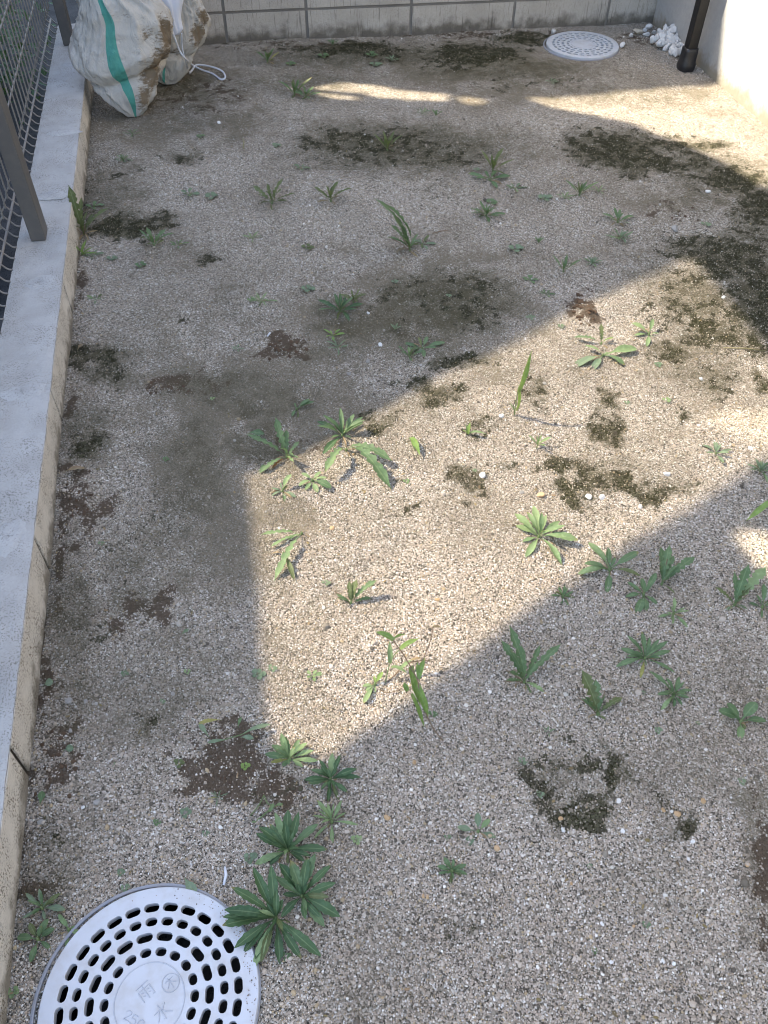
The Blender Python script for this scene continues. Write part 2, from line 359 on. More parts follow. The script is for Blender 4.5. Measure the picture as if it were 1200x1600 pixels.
def mossmask(x, y):
    m_ = cover(x, y, EM, 1); n_ = (fbm(x, y, 42, 77, 4)-.5)*1.9+(fbm(x, y, 150, 81, 2)-.5)*.9
    return sstep(m_*.84+n_*np.clip(m_*2.2, 0, 1), .24, 1.12)
def soilmask(x, y):
    m_ = cover(x, y, ES, 31); n_ = (fbm(x, y, 36, 97, 4)-.5)*1.7+(fbm(x, y, 140, 83, 2)-.5)*.8
    return sstep(m_*.92+n_*np.clip(m_*2.2, 0, 1), .24, .90)
def siltmask(x, y):
    m_ = cover(x, y, EL, 61)
    return np.clip(m_*.95+sstep(fbm(x, y, 3.4, 45, 5), .48, .68)*.42, 0, 1)*np.clip(.65+(fbm(x, y, 20, 41, 4)-.4)*2.0, .15, 1.15)
gx = np.arange(XC-.03, XW+.06, .0072); gy = np.arange(-.9, 3.80, .0072)
X, Y = np.meshgrid(gx, gy, indexing='ij'); nx, ny = X.shape
xf, yf = X.ravel(), Y.ravel(); zf = hgt(xf, yf)
idx = np.arange(nx*ny).reshape(nx, ny)
quads = np.stack([idx[:-1, :-1], idx[1:, :-1], idx[1:, 1:], idx[:-1, 1:]], -1).reshape(-1, 4)
cxq = xf[quads].mean(1); cyq = yf[quads].mean(1); keep = np.ones(len(quads), bool)
for c, r in LIDS: keep &= np.hypot(cxq-c.x, cyq-c.y) > r-.002
quads = quads[keep]
me = bpy.data.meshes.new('ground')
me.vertices.add(nx*ny); me.vertices.foreach_set('co', np.stack([xf, yf, zf], -1).ravel().astype(np.float32))
me.loops.add(quads.size); me.loops.foreach_set('vertex_index', quads.ravel().astype(np.int32))
me.polygons.add(len(quads)); me.polygons.foreach_set('loop_start', np.arange(0, quads.size, 4, dtype=np.int32))
me.update(calc_edges=True); me.validate()
def algae(x, y): return cover(x, y, EA, 1)
for nm, fn in (('algae', algae), ('moss', mossmask), ('soil', soilmask), ('silt', siltmask)):
    at = me.attributes.new(nm, 'FLOAT', 'POINT'); at.data.foreach_set('value', fn(xf, yf).astype(np.float32))
me.polygons.foreach_set('use_smooth', [True]*len(me.polygons)); me.materials.append(M['ground'])
go = bpy.data.objects.new('ground', me); COL.objects.link(go); tag(go, kind='structure')
o = ob('neighbour_ground', [(-60, -60, -.16), (60, -60, -.16), (60, 60, -.16), (-60, 60, -.16)], [(0, 1, 2, 3)], M['outer']); tag(o, kind='structure')

# loose grains as real stones
def scatter(name, pts, scl, rot, tint, label, cat, flat=1.):
    me = bpy.data.meshes.new(name); n = len(pts); me.vertices.add(n); me.vertices.foreach_set('co', pts.astype(np.float32).ravel())
    a = me.attributes.new('scl', 'FLOAT_VECTOR', 'POINT'); a.data.foreach_set('vector', scl.astype(np.float32).ravel())
    a = me.attributes.new('rot', 'FLOAT_VECTOR', 'POINT'); a.data.foreach_set('vector', rot.astype(np.float32).ravel())
    a = me.attributes.new('tint', 'FLOAT_COLOR', 'POINT'); a.data.foreach_set('color', np.concatenate([tint, np.ones((n, 1))], 1).astype(np.float32).ravel())
    o = bpy.data.objects.new(name, me); COL.objects.link(o); tag(o, label, cat, kind='stuff')
    ng = bpy.data.node_groups.new(name+'_nodes', 'GeometryNodeTree')
    ng.interface.new_socket('Geometry', in_out='INPUT', socket_type='NodeSocketGeometry'); ng.interface.new_socket('Geometry', in_out='OUTPUT', socket_type='NodeSocketGeometry')
    gi = ng.nodes.new('NodeGroupInput'); gq = ng.nodes.new('NodeGroupOutput'); ip = ng.nodes.new('GeometryNodeInstanceOnPoints')
    ic = ng.nodes.new('GeometryNodeMeshIcoSphere'); ic.inputs['Radius'].default_value = 1; ic.inputs['Subdivisions'].default_value = 1
    sm = ng.nodes.new('GeometryNodeSetMaterial'); sm.inputs['Material'].default_value = M['grain']
    def na(nm):
        q = ng.nodes.new('GeometryNodeInputNamedAttribute'); q.data_type = 'FLOAT_VECTOR'; q.inputs['Name'].default_value = nm; return q.outputs['Attribute']
    L = ng.links
    L.new(gi.outputs[0], ip.inputs['Points']); L.new(ic.outputs['Mesh'], sm.inputs['Geometry']); L.new(sm.outputs[0], ip.inputs['Instance'])
    L.new(na('scl'), ip.inputs['Scale']); e2 = ng.nodes.new('FunctionNodeEulerToRotation'); L.new(na('rot'), e2.inputs[0]); L.new(e2.outputs[0], ip.inputs['Rotation'])
    L.new(ip.outputs[0], gq.inputs[0])
    md = o.modifiers.new('scatter', 'NODES'); md.node_group = ng
    return o
rng = np.random.default_rng(7)
def sample(n, pw):
    xs, ys = [], []
    tot = 0
    while tot < n:
        x = rng.uniform(XC+.002, XW-.003, 400000); y = rng.uniform(-.2, 3.66, 400000)
        d2 = x*x+y*y+CAM_H**2; p = np.minimum(1, (1.75/d2))**pw
        ok = (rng.random(400000) < p) & (y < YB+SB*x-.004)
        for c, r in LIDS: ok &= np.hypot(x-c.x, y-c.y) > r+.004
        # keep to what the photograph's neighbourhood can see
        az = np.arctan2(x, y+.25)-YAW; ok &= (np.abs(az) < 1.15)
        xs.append(x[ok]); ys.append(y[ok]); tot += ok.sum()
    return np.concatenate(xs)[:n], np.concatenate(ys)[:n]
def grains(name, n, pw, rmin, rmax, label, mode):
    x, y = sample(n, pw)
    mo, so, si = mossmask(x, y), soilmask(x, y), np.clip(siltmask(x, y), 0, 1)
    q = rng.random(len(x))
    if mode == 'gravel': ok = q > np.maximum(.74*mo, np.maximum(.90*so, .72*si))
    else: ok = q < mo*.74
    x, y, si = x[ok], y[ok], si[ok]; n = len(x); al = cover(x, y, EA, 1)
    z = hgt(x, y)
    rad = np.exp(rng.uniform(np.log(rmin), np.log(rmax), n))
    rad *= np.where(rng.random(n) < .02, 1.7, 1.)
    scl = rad[:, None]*rng.uniform(.7, 1.25, (n, 3)); rot = rng.uniform(0, 6.28, (n, 3))
    t = rng.random(n)[:, None]
    if mode == 'gravel':
        pal = np.array([[.070, .063, .050], [.23, .204, .162], [.405, .336, .262], [.49, .413, .328], [.575, .50, .415], [.70, .655, .575], [.84, .81, .75]])
        cum = np.array([.10, .25, .5, .73, .89, .97, 1.0]); k = np.searchsorted(cum, t[:, 0]); tint = pal[np.clip(k, 0, 6)]
        tint = tint*rng.uniform(.85, 1.15, (n, 1)); warm = rng.random(n) < .06
        tint[warm] = np.array([.48, .37, .22])*rng.uniform(.7, 1.1, (warm.sum(), 1))
        f_ = (si*.75*rng.uniform(.5, 1.2, n))[:, None]; tint = tint*(1-f_)+np.array([[.178, .146, .103]])*f_
        f_ = np.clip(sstep(al+(fbm(x, y, 24, 19, 3)-.5)*.5*(al > .03), .12, .8)*.92*rng.uniform(.25, 1.15, n), 0, 1)[:, None]; tint = tint*(1-f_)+np.array([[.068, .061, .032]])*f_
        zz = z+rad*.3
    else:
        g_ = vnoise(x, y, 26, 15)[:, None]; tint = (np.array([[.010, .010, .004]])*(1-t)+np.array([[.044, .041, .016]])*t)*(1-g_*.55)+np.array([[.034, .046, .011]])*g_*.55*(.4+t)
        scl[:, 2] *= .7; rot[:, :2] *= .06; zz = z+rad*.2
    return scatter(name, np.stack([x, y, zz], -1), scl, rot, np.clip(tint, 0, .9), label, 'gravel' if mode == 'gravel' else 'moss')
grains('gravel_grains', 520000, 1.15, .0008, .0019, 'fine pale gravel covering the whole yard', 'gravel')
grains('coarse_gravel', 7000, .7, .0019, .0040, 'scattered coarser chips of gravel over the yard', 'gravel')
grains('moss_cover', 620000, .8, .0011, .0028, 'dark moss growing in patches over the gravel', 'moss')
# ------------------------------------------------------------------ low curb of blocks with fence
curb = tag(empty('low_block_wall', (XC, 1.4, 0)), 'low beige block wall with grey mortar top under the wire fence', 'wall')
Y0, LB = 2.7263, .4148
rd = random.Random(4)
def rough_box(name, x0, x1, y0, y1, z0, z1, nxs, nys, nzs, amp, mat, parent, off, seed, freq=25):
    """box whose faces are subdivided and slightly uneven"""
    bm = box_bm(x0, x1, y0, y1, z0, z1)
    n = max(nxs, nys, nzs)
    for ax, cuts in ((0, nxs), (1, nys), (2, nzs)):
        if cuts > 1:
            ed = [e for e in bm.edges if abs((e.verts[0].co-e.verts[1].co)[ax]) > 1e-6 and all(abs((e.verts[0].co-e.verts[1].co)[a]) < 1e-6 for a in range(3) if a != ax)]
            bmesh.ops.subdivide_edges(bm, edges=ed, cuts=cuts-1, use_grid_fill=True)
    ctr = Vector(((x0+x1)/2, (y0+y1)/2, (z0+z1)/2)); hs = Vector(((x1-x0)/2, (y1-y0)/2, (z1-z0)/2))
    for v in bm.verts:
        g = v.co+Vector(off)
        for a in range(3):
            n_ = float(fbm(np.array([g[(a+1) % 3]+a*7.1]), np.array([g[(a+2) % 3]*1.3+seed+g[a]*.7]), freq, seed, 3)[0])-.5
            if abs(abs(v.co[a]-ctr[a])-hs[a]) < 1e-6: v.co[a] += n_*2*amp - (amp*.6 if v.co[a] > ctr[a] else -amp*.6)
    return bm_ob(name, bm, mat, parent, smooth=False)
for n_ in range(-3, 10):
    ya, yb_ = Y0-LB*(n_+1)+.0045, Y0-LB*n_-.0045
    if ya > 3.65: continue
    yb_ = min(yb_, 3.70)
    rough_box('block', XO-XC, 0, ya-1.4, yb_-1.4, -.08, HC-.006, 3, 10, 4, .0007, M['curb'], curb, (XC, 1.4, 0), n_)
bm_ob('mortar_joint', box_bm(XO-XC+.004, -.0035, -2.8, 2.295, -.08, HC-.012), M['gap'], curb)
bm = bmesh.new(); cols = 9; rows = 260; vv = []
for i in range(rows+1):
    y = -2.9+i*(5.2/rows)
    for j in range(cols+1):
        x = XO-XC+.002+(XC-XO-.003)*j/cols
        yy = y+1.4
        z = HC-.002+(float(fbm(np.array([x+XC]), np.array([yy]), 13, 2, 4)[0])-.5)*.007
        jit = (float(fbm(np.array([j*3.1]), np.array([yy]), 60, 9, 3)[0])-.5)
        if j in (0, cols): x += jit*.003; z -= .0015
        vv.append((x, y, z))
for v in vv: bm.verts.new(v)
bm.verts.ensure_lookup_table()
for i in range(rows):
    for j in range(cols):
        a = i*(cols+1)+j; bm.faces.new([bm.verts[k] for k in (a, a+1, a+cols+2, a+cols+1)])
ret = bmesh.ops.extrude_edge_only(bm, edges=[e for e in bm.edges if e.is_boundary])
for v in [g for g in ret['geom'] if isinstance(g, bmesh.types.BMVert)]: v.co.z = HC-.0085
bmesh.ops.recalc_face_normals(bm, faces=bm.faces[:])
bm_ob('mortar_cap', bm, M['cap'], curb, smooth=False)
def blob(name, cx_, cy_, rx, ry, z, th, mat, parent, seed, off):
    r_ = random.Random(seed); N = 28; ph = [r_.uniform(0, 6.28) for _ in range(4)]
    vs_ = []; fs = []
    rings = [(0, 1.), (.5, .95), (.8, .65), (1., -.6)]
    for ri, (f, hh) in enumerate(rings):
        for k in range(N):
            t = 2*math.pi*k/N; rr = f*(1+.13*math.sin(2*t+ph[0])+.09*math.sin(3*t+ph[1])+.06*math.sin(7*t+ph[2])+.05*math.sin(11*t+ph[3]))
            vs_.append((cx_+math.cos(t)*rx*rr, cy_+math.sin(t)*ry*rr, z+th*hh+r_.uniform(-.2, .2)*th))
    for ri in range(len(rings)-1):
        for k in range(N):
            k2 = (k+1) % N; a, b, c, d = ri*N+k, ri*N+k2, (ri+1)*N+k2, (ri+1)*N+k
            fs.append((a, d, c, b) if ri else (a, d, c))
    return ob(name, vs_, fs, mat, parent, smooth=True)
for q, (px, py, rx, ry) in enumerate([(62, 441, 27, 13), (36, 612, 30, 16), (12, 838, 26, 24), (82, 305, 20, 11), (98, 207, 24, 7), (108, 100, 12, 6)]):
    p = G(px, py, HC); s = mpp(px, py)
    blob('mortar_patch', p.x-XC, p.y-1.4, rx*s*.95, ry*s*1.35, HC-.0006, .0022, M['patch'], curb, q, 0)
# fence -------------------------------------------------------------
fence = tag(empty('wire_fence', (-.504, 2.12, HC)), 'taupe welded wire fence with square posts along the low wall', 'fence')
FX, FYo, FZ = -.504, 2.12, HC
bm = box_bm(-.019, .019, -.030, .030, 0, .52, .004, 2); pm = bpy.data.meshes.new('post'); bm.to_mesh(pm); bm.free(); pm.materials.append(M['post'])
for yy in (2.123, 3.492, .754): share('post', pm, fence, (.0, yy-FYo, -.001))
wp = [Vector((a, 0, b)) for a, b in [(-.072, .50), (-.072, .30), (-.072, .075), (-.076, .058), (-.086, .044), (-.088, .036), (-.078, .022), (-.072, .014), (-.062, .003), (-.052, .0005)]]
tmp = tube('wire', spline(wp, 4), .0023, M['wire'], None, 6)
wm = tmp.data; bpy.data.objects.remove(tmp)
for yy in np.arange(.6, 3.70, .0525): share('wire', wm, fence, (.0, float(yy)-FYo, .0))
for (xx, zz, rr) in ((-.0765, .018, .0036), (-.0770, .150, .0030), (-.0770, .282, .0030), (-.0770, .40, .003), (-.0770, .49, .003)):
    tube('rail', [(xx, .55-FYo, zz), (xx, 1.6-FYo, zz), (xx, 2.6-FYo, zz), (xx, 3.70-FYo, zz)], rr, M['wire'], fence, 6)
# ------------------------------------------------------------------ back wall of blocks
ANG = math.atan(SB)
back = tag(empty('block_boundary_wall', (0, YB, 0), ANG), 'beige scratch-faced block wall closing the far end of the yard', 'wall')
bi = back.matrix_basis.inverted()
JX = []
for px, py in ((355, 64), (481.5, 61), (642.5, 54), (799, 43.5), (947, 39.5)):
    p = G(px, py); JX.append(p.x/math.cos(ANG))
JX = [JX[0]-.415*k for k in (1.08,)]+JX+[JX[-1]+.42*k for k in (1, 2)]
ZJ = [-.08, .104, .302, .50, .70, .90]
for c in range(5):
    for j in range(len(JX)-1):
        rough_box('block', JX[j]+.005, JX[j+1]-.005, 0, .12, ZJ[c]+(.0045 if c else 0), ZJ[c+1]-.0045, 8 if c < 2 else 1, 1, 5 if c < 2 else 1, .0016 if c < 2 else .0, M['wallblock'], back, (0, YB, 0), c*13+j, 40)
bm_ob('mortar_joint', box_bm(JX[0]+.002, JX[-1]-.002, .0065, .115, -.08, .896), M['joint'], back)
# ------------------------------------------------------------------ house at the right
house = tag(empty('house', (XW, 1.0, 0)), 'smooth pale plaster foundation wall of the house at right', 'house')
rough_box('foundation', 0, 2.2, -4, 2.575, -.1, .42, 1, 60, 8, .0012, M['plaster'], house, (XW, 1, 0), 3, 12)
bm_ob('wall', box_bm(-.015, 2.2, -4.05, 2.56, .425, 3.2, .01), M['siding'], house)
fr = bm_ob('window', box_bm(-.06, -.018, -1.2, .6, .55, 2.5, .006), M['black'], house)
kg = NT('window_glass'); gm = kg.done((.02, .025, .03), .05, .6)
for a, b in ((-1.14, -.33), (-.27, .54)): bm_ob('pane', box_bm(-.064, -.0605, a, b, .62, 2.43), gm, fr)
# ------------------------------------------------------------------ unseen screen added for the neighbouring house, cut to shape the sun patches
XS = -2.5
def onto(p, z=0.):
    t = (p.x-XS)/-SUN.x; return (p.y+SUN.y*t, z+SUN.z*t)
def pxpoly(L): return [onto(G(*q)) for q in L]
full = []
e0, e1 = G(828, 158), G(1123, 130); far_ = e1+(e1-e0)*3
lo = [G(870, 171), G(985, 189), G(1060, 222), G(1130, 252), G(1195, 292)]
far2 = lo[-1]+Vector((2.2, -.35, 0))
full.append([onto(p) for p in [e0, e1, far_, far2]+lo[::-1]])
z2 = lambda L: [(400+a/3, b/3) for a, b in L]
full.append(pxpoly(z2([(258, 407), (420, 386), (560, 402), (720, 428), (905, 448), (895, 474), (800, 474), (690, 468), (560, 452), (500, 437), (400, 428), (300, 420)])))
full.append(pxpoly(z2([(270, 436), (380, 443), (500, 462), (420, 468), (290, 452)])))
full.append(pxpoly(z2([(945, 458), (1090, 476), (1045, 497), (980, 488)])))
full.append(pxpoly(z2([(75, 410), (165, 418), (160, 429), (85, 420)])))
full.append(pxpoly([(1150, 836), (1168, 826), (1260, 850), (1260, 925), (1195, 892)]))
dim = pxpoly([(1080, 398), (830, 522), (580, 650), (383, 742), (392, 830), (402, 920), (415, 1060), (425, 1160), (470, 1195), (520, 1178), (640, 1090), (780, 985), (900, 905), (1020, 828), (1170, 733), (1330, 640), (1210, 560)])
hot = [pxpoly([(1100, 655), (1140, 640), (1290, 640), (1290, 700), (1150, 684)])]
def inside(p, poly):
    c = False; j = len(poly)-1
    for i in range(len(poly)):
        a, b = poly[i], poly[j]
        if (a[1] > p[1]) != (b[1] > p[1]) and p[0] < (b[0]-a[0])*(p[1]-a[1])/(b[1]-a[1])+a[0]: c = not c
        j = i
    return c
def holed(outer, holes):
    vs_ = []; ed = []
    for L in [outer]+holes:
        s = len(vs_); vs_ += [Vector(p) for p in L]; ed += [(s+i, s+(i+1) % len(L)) for i in range(len(L))]
    r_ = delaunay_2d_cdt(vs_, ed, [], 0, 1e-6)
    fs = []
    for f in r_[2]:
        c = (sum(r_[0][k][0] for k in f)/len(f), sum(r_[0][k][1] for k in f)/len(f))
        if inside(c, outer) and not any(inside(c, h) for h in holes): fs.append(tuple(f))
    return r_[0], fs
screen = tag(empty('shade_screen', (XS, 3, -.16)), 'pale unseen screen added beyond the wire fence to shape sun and shade', 'house')
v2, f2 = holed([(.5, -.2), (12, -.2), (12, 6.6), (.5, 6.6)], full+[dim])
ob('wall', [(0, y-3, z+.16) for y, z in v2], f2, M['siding'], screen)  # added sheet, out of view; its holes let sun through onto chosen patches
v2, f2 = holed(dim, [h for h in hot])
kp = NT('tinted_dimming_pane'); tb = kp.n('BsdfTransparent'); tb.inputs[0].default_value = (.49, .48, .455, 1); kp.t.links.new(tb.outputs[0], kp.out.inputs[0])
ob('sun_dimming_pane', [(0, y-3, z+.16) for y, z in v2], f2, kp.m, screen)  # added see-through sheet that only dims the sun in the main patch
bm_ob('side_block', box_bm(-4, -.02, 4.5, 8.9, 0, 6.7), M['siding'], screen)
# ------------------------------------------------------------------ drain lids
def slot(cx_, cy_, ang, L, W, n=5):
    pts = []
    hl = (L-W)/2
    for s in (1, -1):
        for k in range(n+1):
            t = -math.pi/2+math.pi*k/n
            pts.append((s*(hl+W/2*math.cos(t)), s*W/2*math.sin(t)))
    c, s_ = math.cos(ang), math.sin(ang)
    return [(cx_+a*c-b*s_, cy_+a*s_+b*c) for a, b in pts]
def make_lid(name, c, r, rot, label, detail=True, cov=0):
    t = tag(empty(name, (c.x, c.y, 0)), label, 'drain cover')
    holes = []
    for n_, rr, L, W, ph in ((28, .81, .150, .081, 0), (28, .68, .117, .079, 0), (18, .545, .158, .082, 0), (18, .41, .108, .080, 0)):
        for k in range(n_):
            a = rot+2*math.pi*(k+.5)/n_
            holes.append(slot(math.cos(a)*rr*r, math.sin(a)*rr*r, a+math.pi/2, L*r, W*r, 5 if detail else 3))
    N = 72; outer = [(math.cos(2*math.pi*k/N)*r*.992, math.sin(2*math.pi*k/N)*r*.992) for k in range(N)]
    v2, f2 = holed(outer, holes)
    zt = .010
    vs_ = [(a, b, zt) for a, b in v2]; fs = list(f2)
    for L in holes:
        s = len(vs_); n_ = len(L)
        for a, b in L: vs_.append((a, b, zt))
        for a, b in L: vs_.append((a*1.0, b*1.0, zt-.012))
        for k in range(n_): fs.append((s+k, s+(k+1) % n_, s+n_+(k+1) % n_, s+n_+k))
    s = len(vs_)
    prof = [(.992, zt), (1.0, zt-.0015), (1.0, zt-.012)]
    for f, z in prof:
        for k in range(N): vs_.append((math.cos(2*math.pi*k/N)*r*f, math.sin(2*math.pi*k/N)*r*f, z))
    for q in range(2):
        for k in range(N): fs.append((s+q*N+k, s+(q+1)*N+k, s+(q+1)*N+(k+1) % N, s+q*N+(k+1) % N))
    plate = ob('cover_plate', vs_, fs, M['lid'], t)
    # rim and pit
    vs_, fs = [], []
    for f, z in ((1.014, -.05), (1.014, .004), (1.025, .0048), (1.046, .0035), (1.046, -.05)):
        for k in range(N): vs_.append((math.cos(2*math.pi*k/N)*r*f-.0048, math.sin(2*math.pi*k/N)*r*f+.001, z))
    for q in range(4):
        for k in range(N): fs.append((q*N+k, q*N+(k+1) % N, (q+1)*N+(k+1) % N, (q+1)*N+k))
    ob('rim', vs_, fs, M['lidrim'], t, smooth=False)
    vs_, fs = [], []
    for f, z in ((.99, -.012), (.97, -.35), (0.001, -.35)):
        for k in range(N): vs_.append((math.cos(2*math.pi*k/N)*r*f, math.sin(2*math.pi*k/N)*r*f, z))
    for q in range(2):
        for k in range(N): fs.append((q*N+k, (q+1)*N+k, (q+1)*N+(k+1) % N, q*N+(k+1) % N))
    ob('pit', vs_, fs, M['pit'], t)
    # raised ring of the centre disc
    vs_, fs = [], []
    for f, z in ((.312, zt-.0004), (.316, zt+.0009), (.322, zt+.0009), (.326, zt-.0004)):
        for k in range(N): vs_.append((math.cos(2*math.pi*k/N)*r*f, math.sin(2*math.pi*k/N)*r*f, z))
    for q in range(3):
        for k in range(N): fs.append((q*N+k, q*N+(k+1) % N, (q+1)*N+(k+1) % N, (q+1)*N+k))
    ob('centre_ring', vs_, fs, M['lidtext'], plate, smooth=True)
    return t, plate, zt, r
def strokes(name, plate, S, ox, oy, size, ang, zt, wd):
    """raised strokes; glyph box is 0..1 with y up"""
    bm = bmesh.new(); c, s_ = math.cos(ang), math.sin(ang)
    def T(p): a, b = (p[0]-.5)*size, (p[1]-.5)*size; return Vector((ox+a*c-b*s_, oy+a*s_+b*c, 0))
    for line in S:
        for i in range(len(line)-1):
            a, b = T(line[i]), T(line[i+1]); d = (b-a).normalized(); n_ = Vector((-d.y, d.x, 0)); a = a-d*wd*.4; b = b+d*wd*.4
            q = [a-n_*wd, b-n_*wd, b+n_*wd, a+n_*wd]
            base = [bm.verts.new((p.x, p.y, zt-.0003)) for p in q]
            topq = [a-n_*wd*.45, b-n_*wd*.45, b+n_*wd*.45, a+n_*wd*.45]
            tp = [bm.verts.new((p.x, p.y, zt+.0010+.00001*i)) for p in topq]
            bm.faces.new(tp)
            for k in range(4): bm.faces.new((base[k], base[(k+1) % 4], tp[(k+1) % 4], tp[k]))
    return bm_ob(name, bm, M['lidtext'], plate)
AME = [[(.12, .92), (.88, .92)], [(.14, .08), (.14, .70), (.86, .70), (.86, .1), (.76, .12)], [(.5, .92), (.5, .06)], [(.28, .56), (.38, .5)], [(.28, .36), (.38, .3)], [(.62, .56), (.72, .5)], [(.62, .36), (.72, .3)]]
MIZU = [[(.5, .95), (.5, .06), (.4, .12)], [(.1, .66), (.38, .66), (.3, .42), (.08, .2)], [(.86, .8), (.6, .58)], [(.54, .66), (.7, .35), (.94, .14)]]
FU = [[(.15, .78), (.85, .78)], [(.5, .95), (.5, .08)], [(.48, .74), (.32, .45), (.12, .28)], [(.52, .74), (.7, .45), (.88, .28)]]
CIRC = [[(.5+.5*math.cos(2*math.pi*k/24), .5+.5*math.sin(2*math.pi*k/24)) for k in range(25)]]
D2 = [[(.1, .75), (.3, .95), (.65, .9), (.7, .65), (.1, .05), (.8, .05)]]
D5 = [[(.75, .95), (.2, .95), (.15, .55), (.55, .6), (.75, .35), (.55, .05), (.1, .12)]]
D0 = [[(.45+.33*math.cos(2*math.pi*k/14), .5+.46*math.sin(2*math.pi*k/14)) for k in range(15)]]
t, plate, zt, r = make_lid('drain_cover', LIDS[0][0], LIDS[0][1], .08, 'large round pale grey slotted drain cover in the near left corner')
cn = LIDS[0][0]
def rel(px, py): p = G(px, py, .01); return p.x-cn.x, p.y-cn.y
ga = R(37)-YAW*0.3
strokes('lettering', plate, AME, *rel(227.5, 1549), .023, ga, zt, .0008)
strokes('lettering', plate, MIZU, *rel(253, 1581), .023, ga, zt, .0008)
strokes('lettering', plate, FU, *rel(266.5, 1535.5), .0165, ga, zt, .0006)
strokes('emblem_ring', plate, CIRC, *rel(266.5, 1535.5), .0225, ga, zt, .0006)
for gl, (px, py) in ((D2, (201, 1587)), (D5, (210, 1594)), (D0, (220, 1601))): strokes('lettering', plate, gl, *rel(px, py), .012, R(-33), zt, .0007)
make_lid('drain_cover', LIDS[1][0], LIDS[1][1], .2, 'round pale grey slotted drain cover near the white stones', False)
# ------------------------------------------------------------------ dark post by the house
pp = G(1071, 106); bp = tag(empty('dark_post', (pp.x, pp.y, 0)), 'dark brown post in a black boot beside the house wall', 'post')
bm_ob('shaft', box_bm(-.019, .019, -.019, .019, .02, 2.4, .005, 3), M['black'], bp)
vs_, fs = [], []
for z, f in ((-.01, .028), (.004, .031), (.018, .031), (.028, .028), (.062, .0262), (.072, .0258), (.074, .021)):
    for k in range(32):
        a = 2*math.pi*k/32; e = 4.5; rr = f/((abs(math.cos(a))**e+abs(math.sin(a))**e)**(1/e)); rr = rr if z > .03 else .5*rr+.5*f*1.08; vs_.append((math.cos(a)*rr, math.sin(a)*rr, z))
for q in range(6):
    for k in range(32): fs.append((q*32+k, q*32+(k+1) % 32, (q+1)*32+(k+1) % 32, (q+1)*32+k))
ob('boot', vs_, fs, M['boot'], bp, smooth=True)
# ------------------------------------------------------------------ stones
def rock_mesh(name, seed, mat, sub=2, amp=.22, cuts=9):
    r_ = random.Random(seed); bm = bmesh.new(); bmesh.ops.create_icosphere(bm, subdivisions=sub, radius=1)
    pl = []
    for _ in range(cuts):
        d = Vector((r_.gauss(0, 1), r_.gauss(0, 1), r_.gauss(0, 1))).normalized(); pl.append((d, r_.uniform(.45, .78)))
    for v in bm.verts:
        for d, k in pl:
            q = v.co.dot(d)
            if q > k: v.co -= d*(q-k)*.99
        v.co *= 1+r_.uniform(-.05, .05)*amp*2
    me = bpy.data.meshes.new(name); bm.to_mesh(me); bm.free(); me.materials.append(mat)
    if sub > 2: me.polygons.foreach_set('use_smooth', [True]*len(me.polygons))
    return me
rocks = [rock_mesh('stone', k, M['stone']) for k in range(7)]; tan = rock_mesh('stone', 31, M['stone_tan'])
rs = random.Random(12)
heap = []
hx = [(1026, 58), (1019, 60), (1029, 66), (1031, 49), (1039, 42), (1037, 50), (1043, 45), (1049, 47), (1040, 66), (1035, 64), (1054, 61), (1061, 52), (1046, 58), (1060, 73), (1055, 80), (1069, 60), (1050, 70), (1074, 64), (1066, 41), (1059, 40), (1052, 42), (1062, 45), (1070, 40), (1045, 52), (1056, 55), (1066, 56), (1076, 52), (1037, 60), (1048, 63), (1058, 66), (1068, 66), (1078, 62), (1042, 72), (1052, 75), (1062, 78), (1046, 67), (1071, 74), (1033, 57), (1065, 35), (1075, 33), (1082, 45), (1083, 57), (1057, 70), (1050, 78), (1064, 70), (1068, 48), (1058, 49), (1063, 61), (1079, 70)]
for i, (px, py) in enumerate(hx):
    s = mpp(px, py); rad = s*rs.uniform(5.8, 9.0); z = rad*.5+max(0, min(1, (72-py)/36))*.042; p = G(px, py+2, z)
    o = share('white_stone', rocks[i % 7], None, (p.x, p.y, z), (rs.uniform(0, 6), rs.uniform(0, 6), rs.uniform(0, 6)), (rad*1.1, rad*.95, rad*.8))
    tag(o, 'white angular stone in the heap behind the dark post', 'stone', 'white stones heaped in the far corner')
for px, py, rp, mm, lab in ((1031, 37, 9, rocks[1], 'largest white stone at the back left of the stone heap'), (996, 51, 8.5, tan, 'rounded tan stone left of the white stone heap'), (985, 55, 5, rocks[2], 'small white stone leftmost beside the tan stone'),
                            (1013, 42, 6, rocks[3], 'white stone directly behind the tan stone'), (1009, 54, 6, rocks[4], 'white stone just right of the tan stone'), (1021, 50, 5.5, rocks[5], 'flat white stone between tan stone and heap'), (1007, 47, 5, rocks[0], 'small white stone touching the tan stone'),
                            (972, 71, 6.5, rocks[6], 'flat white chip just right of the far drain cover'), (864, 50, 5.5, rocks[2], 'upright white chip behind the far drain cover')):
    s = mpp(px, py); p = G(px, py+3); o = share('white_stone' if mm is not tan else 'tan_stone', mm, None, (p.x, p.y, rp*s*.5), (rs.uniform(-.5, .5), rs.uniform(-.5, .5), rs.uniform(0, 6)), (rp*s*1.05, rp*s*.9, rp*s*.75)); tag(o, lab, 'stone')
pbm = {c: [rock_mesh('pebble', 50+k, M['pb_'+c], 2, .1, 4) for k in range(3)] for c in ('white', 'orange', 'grey')}
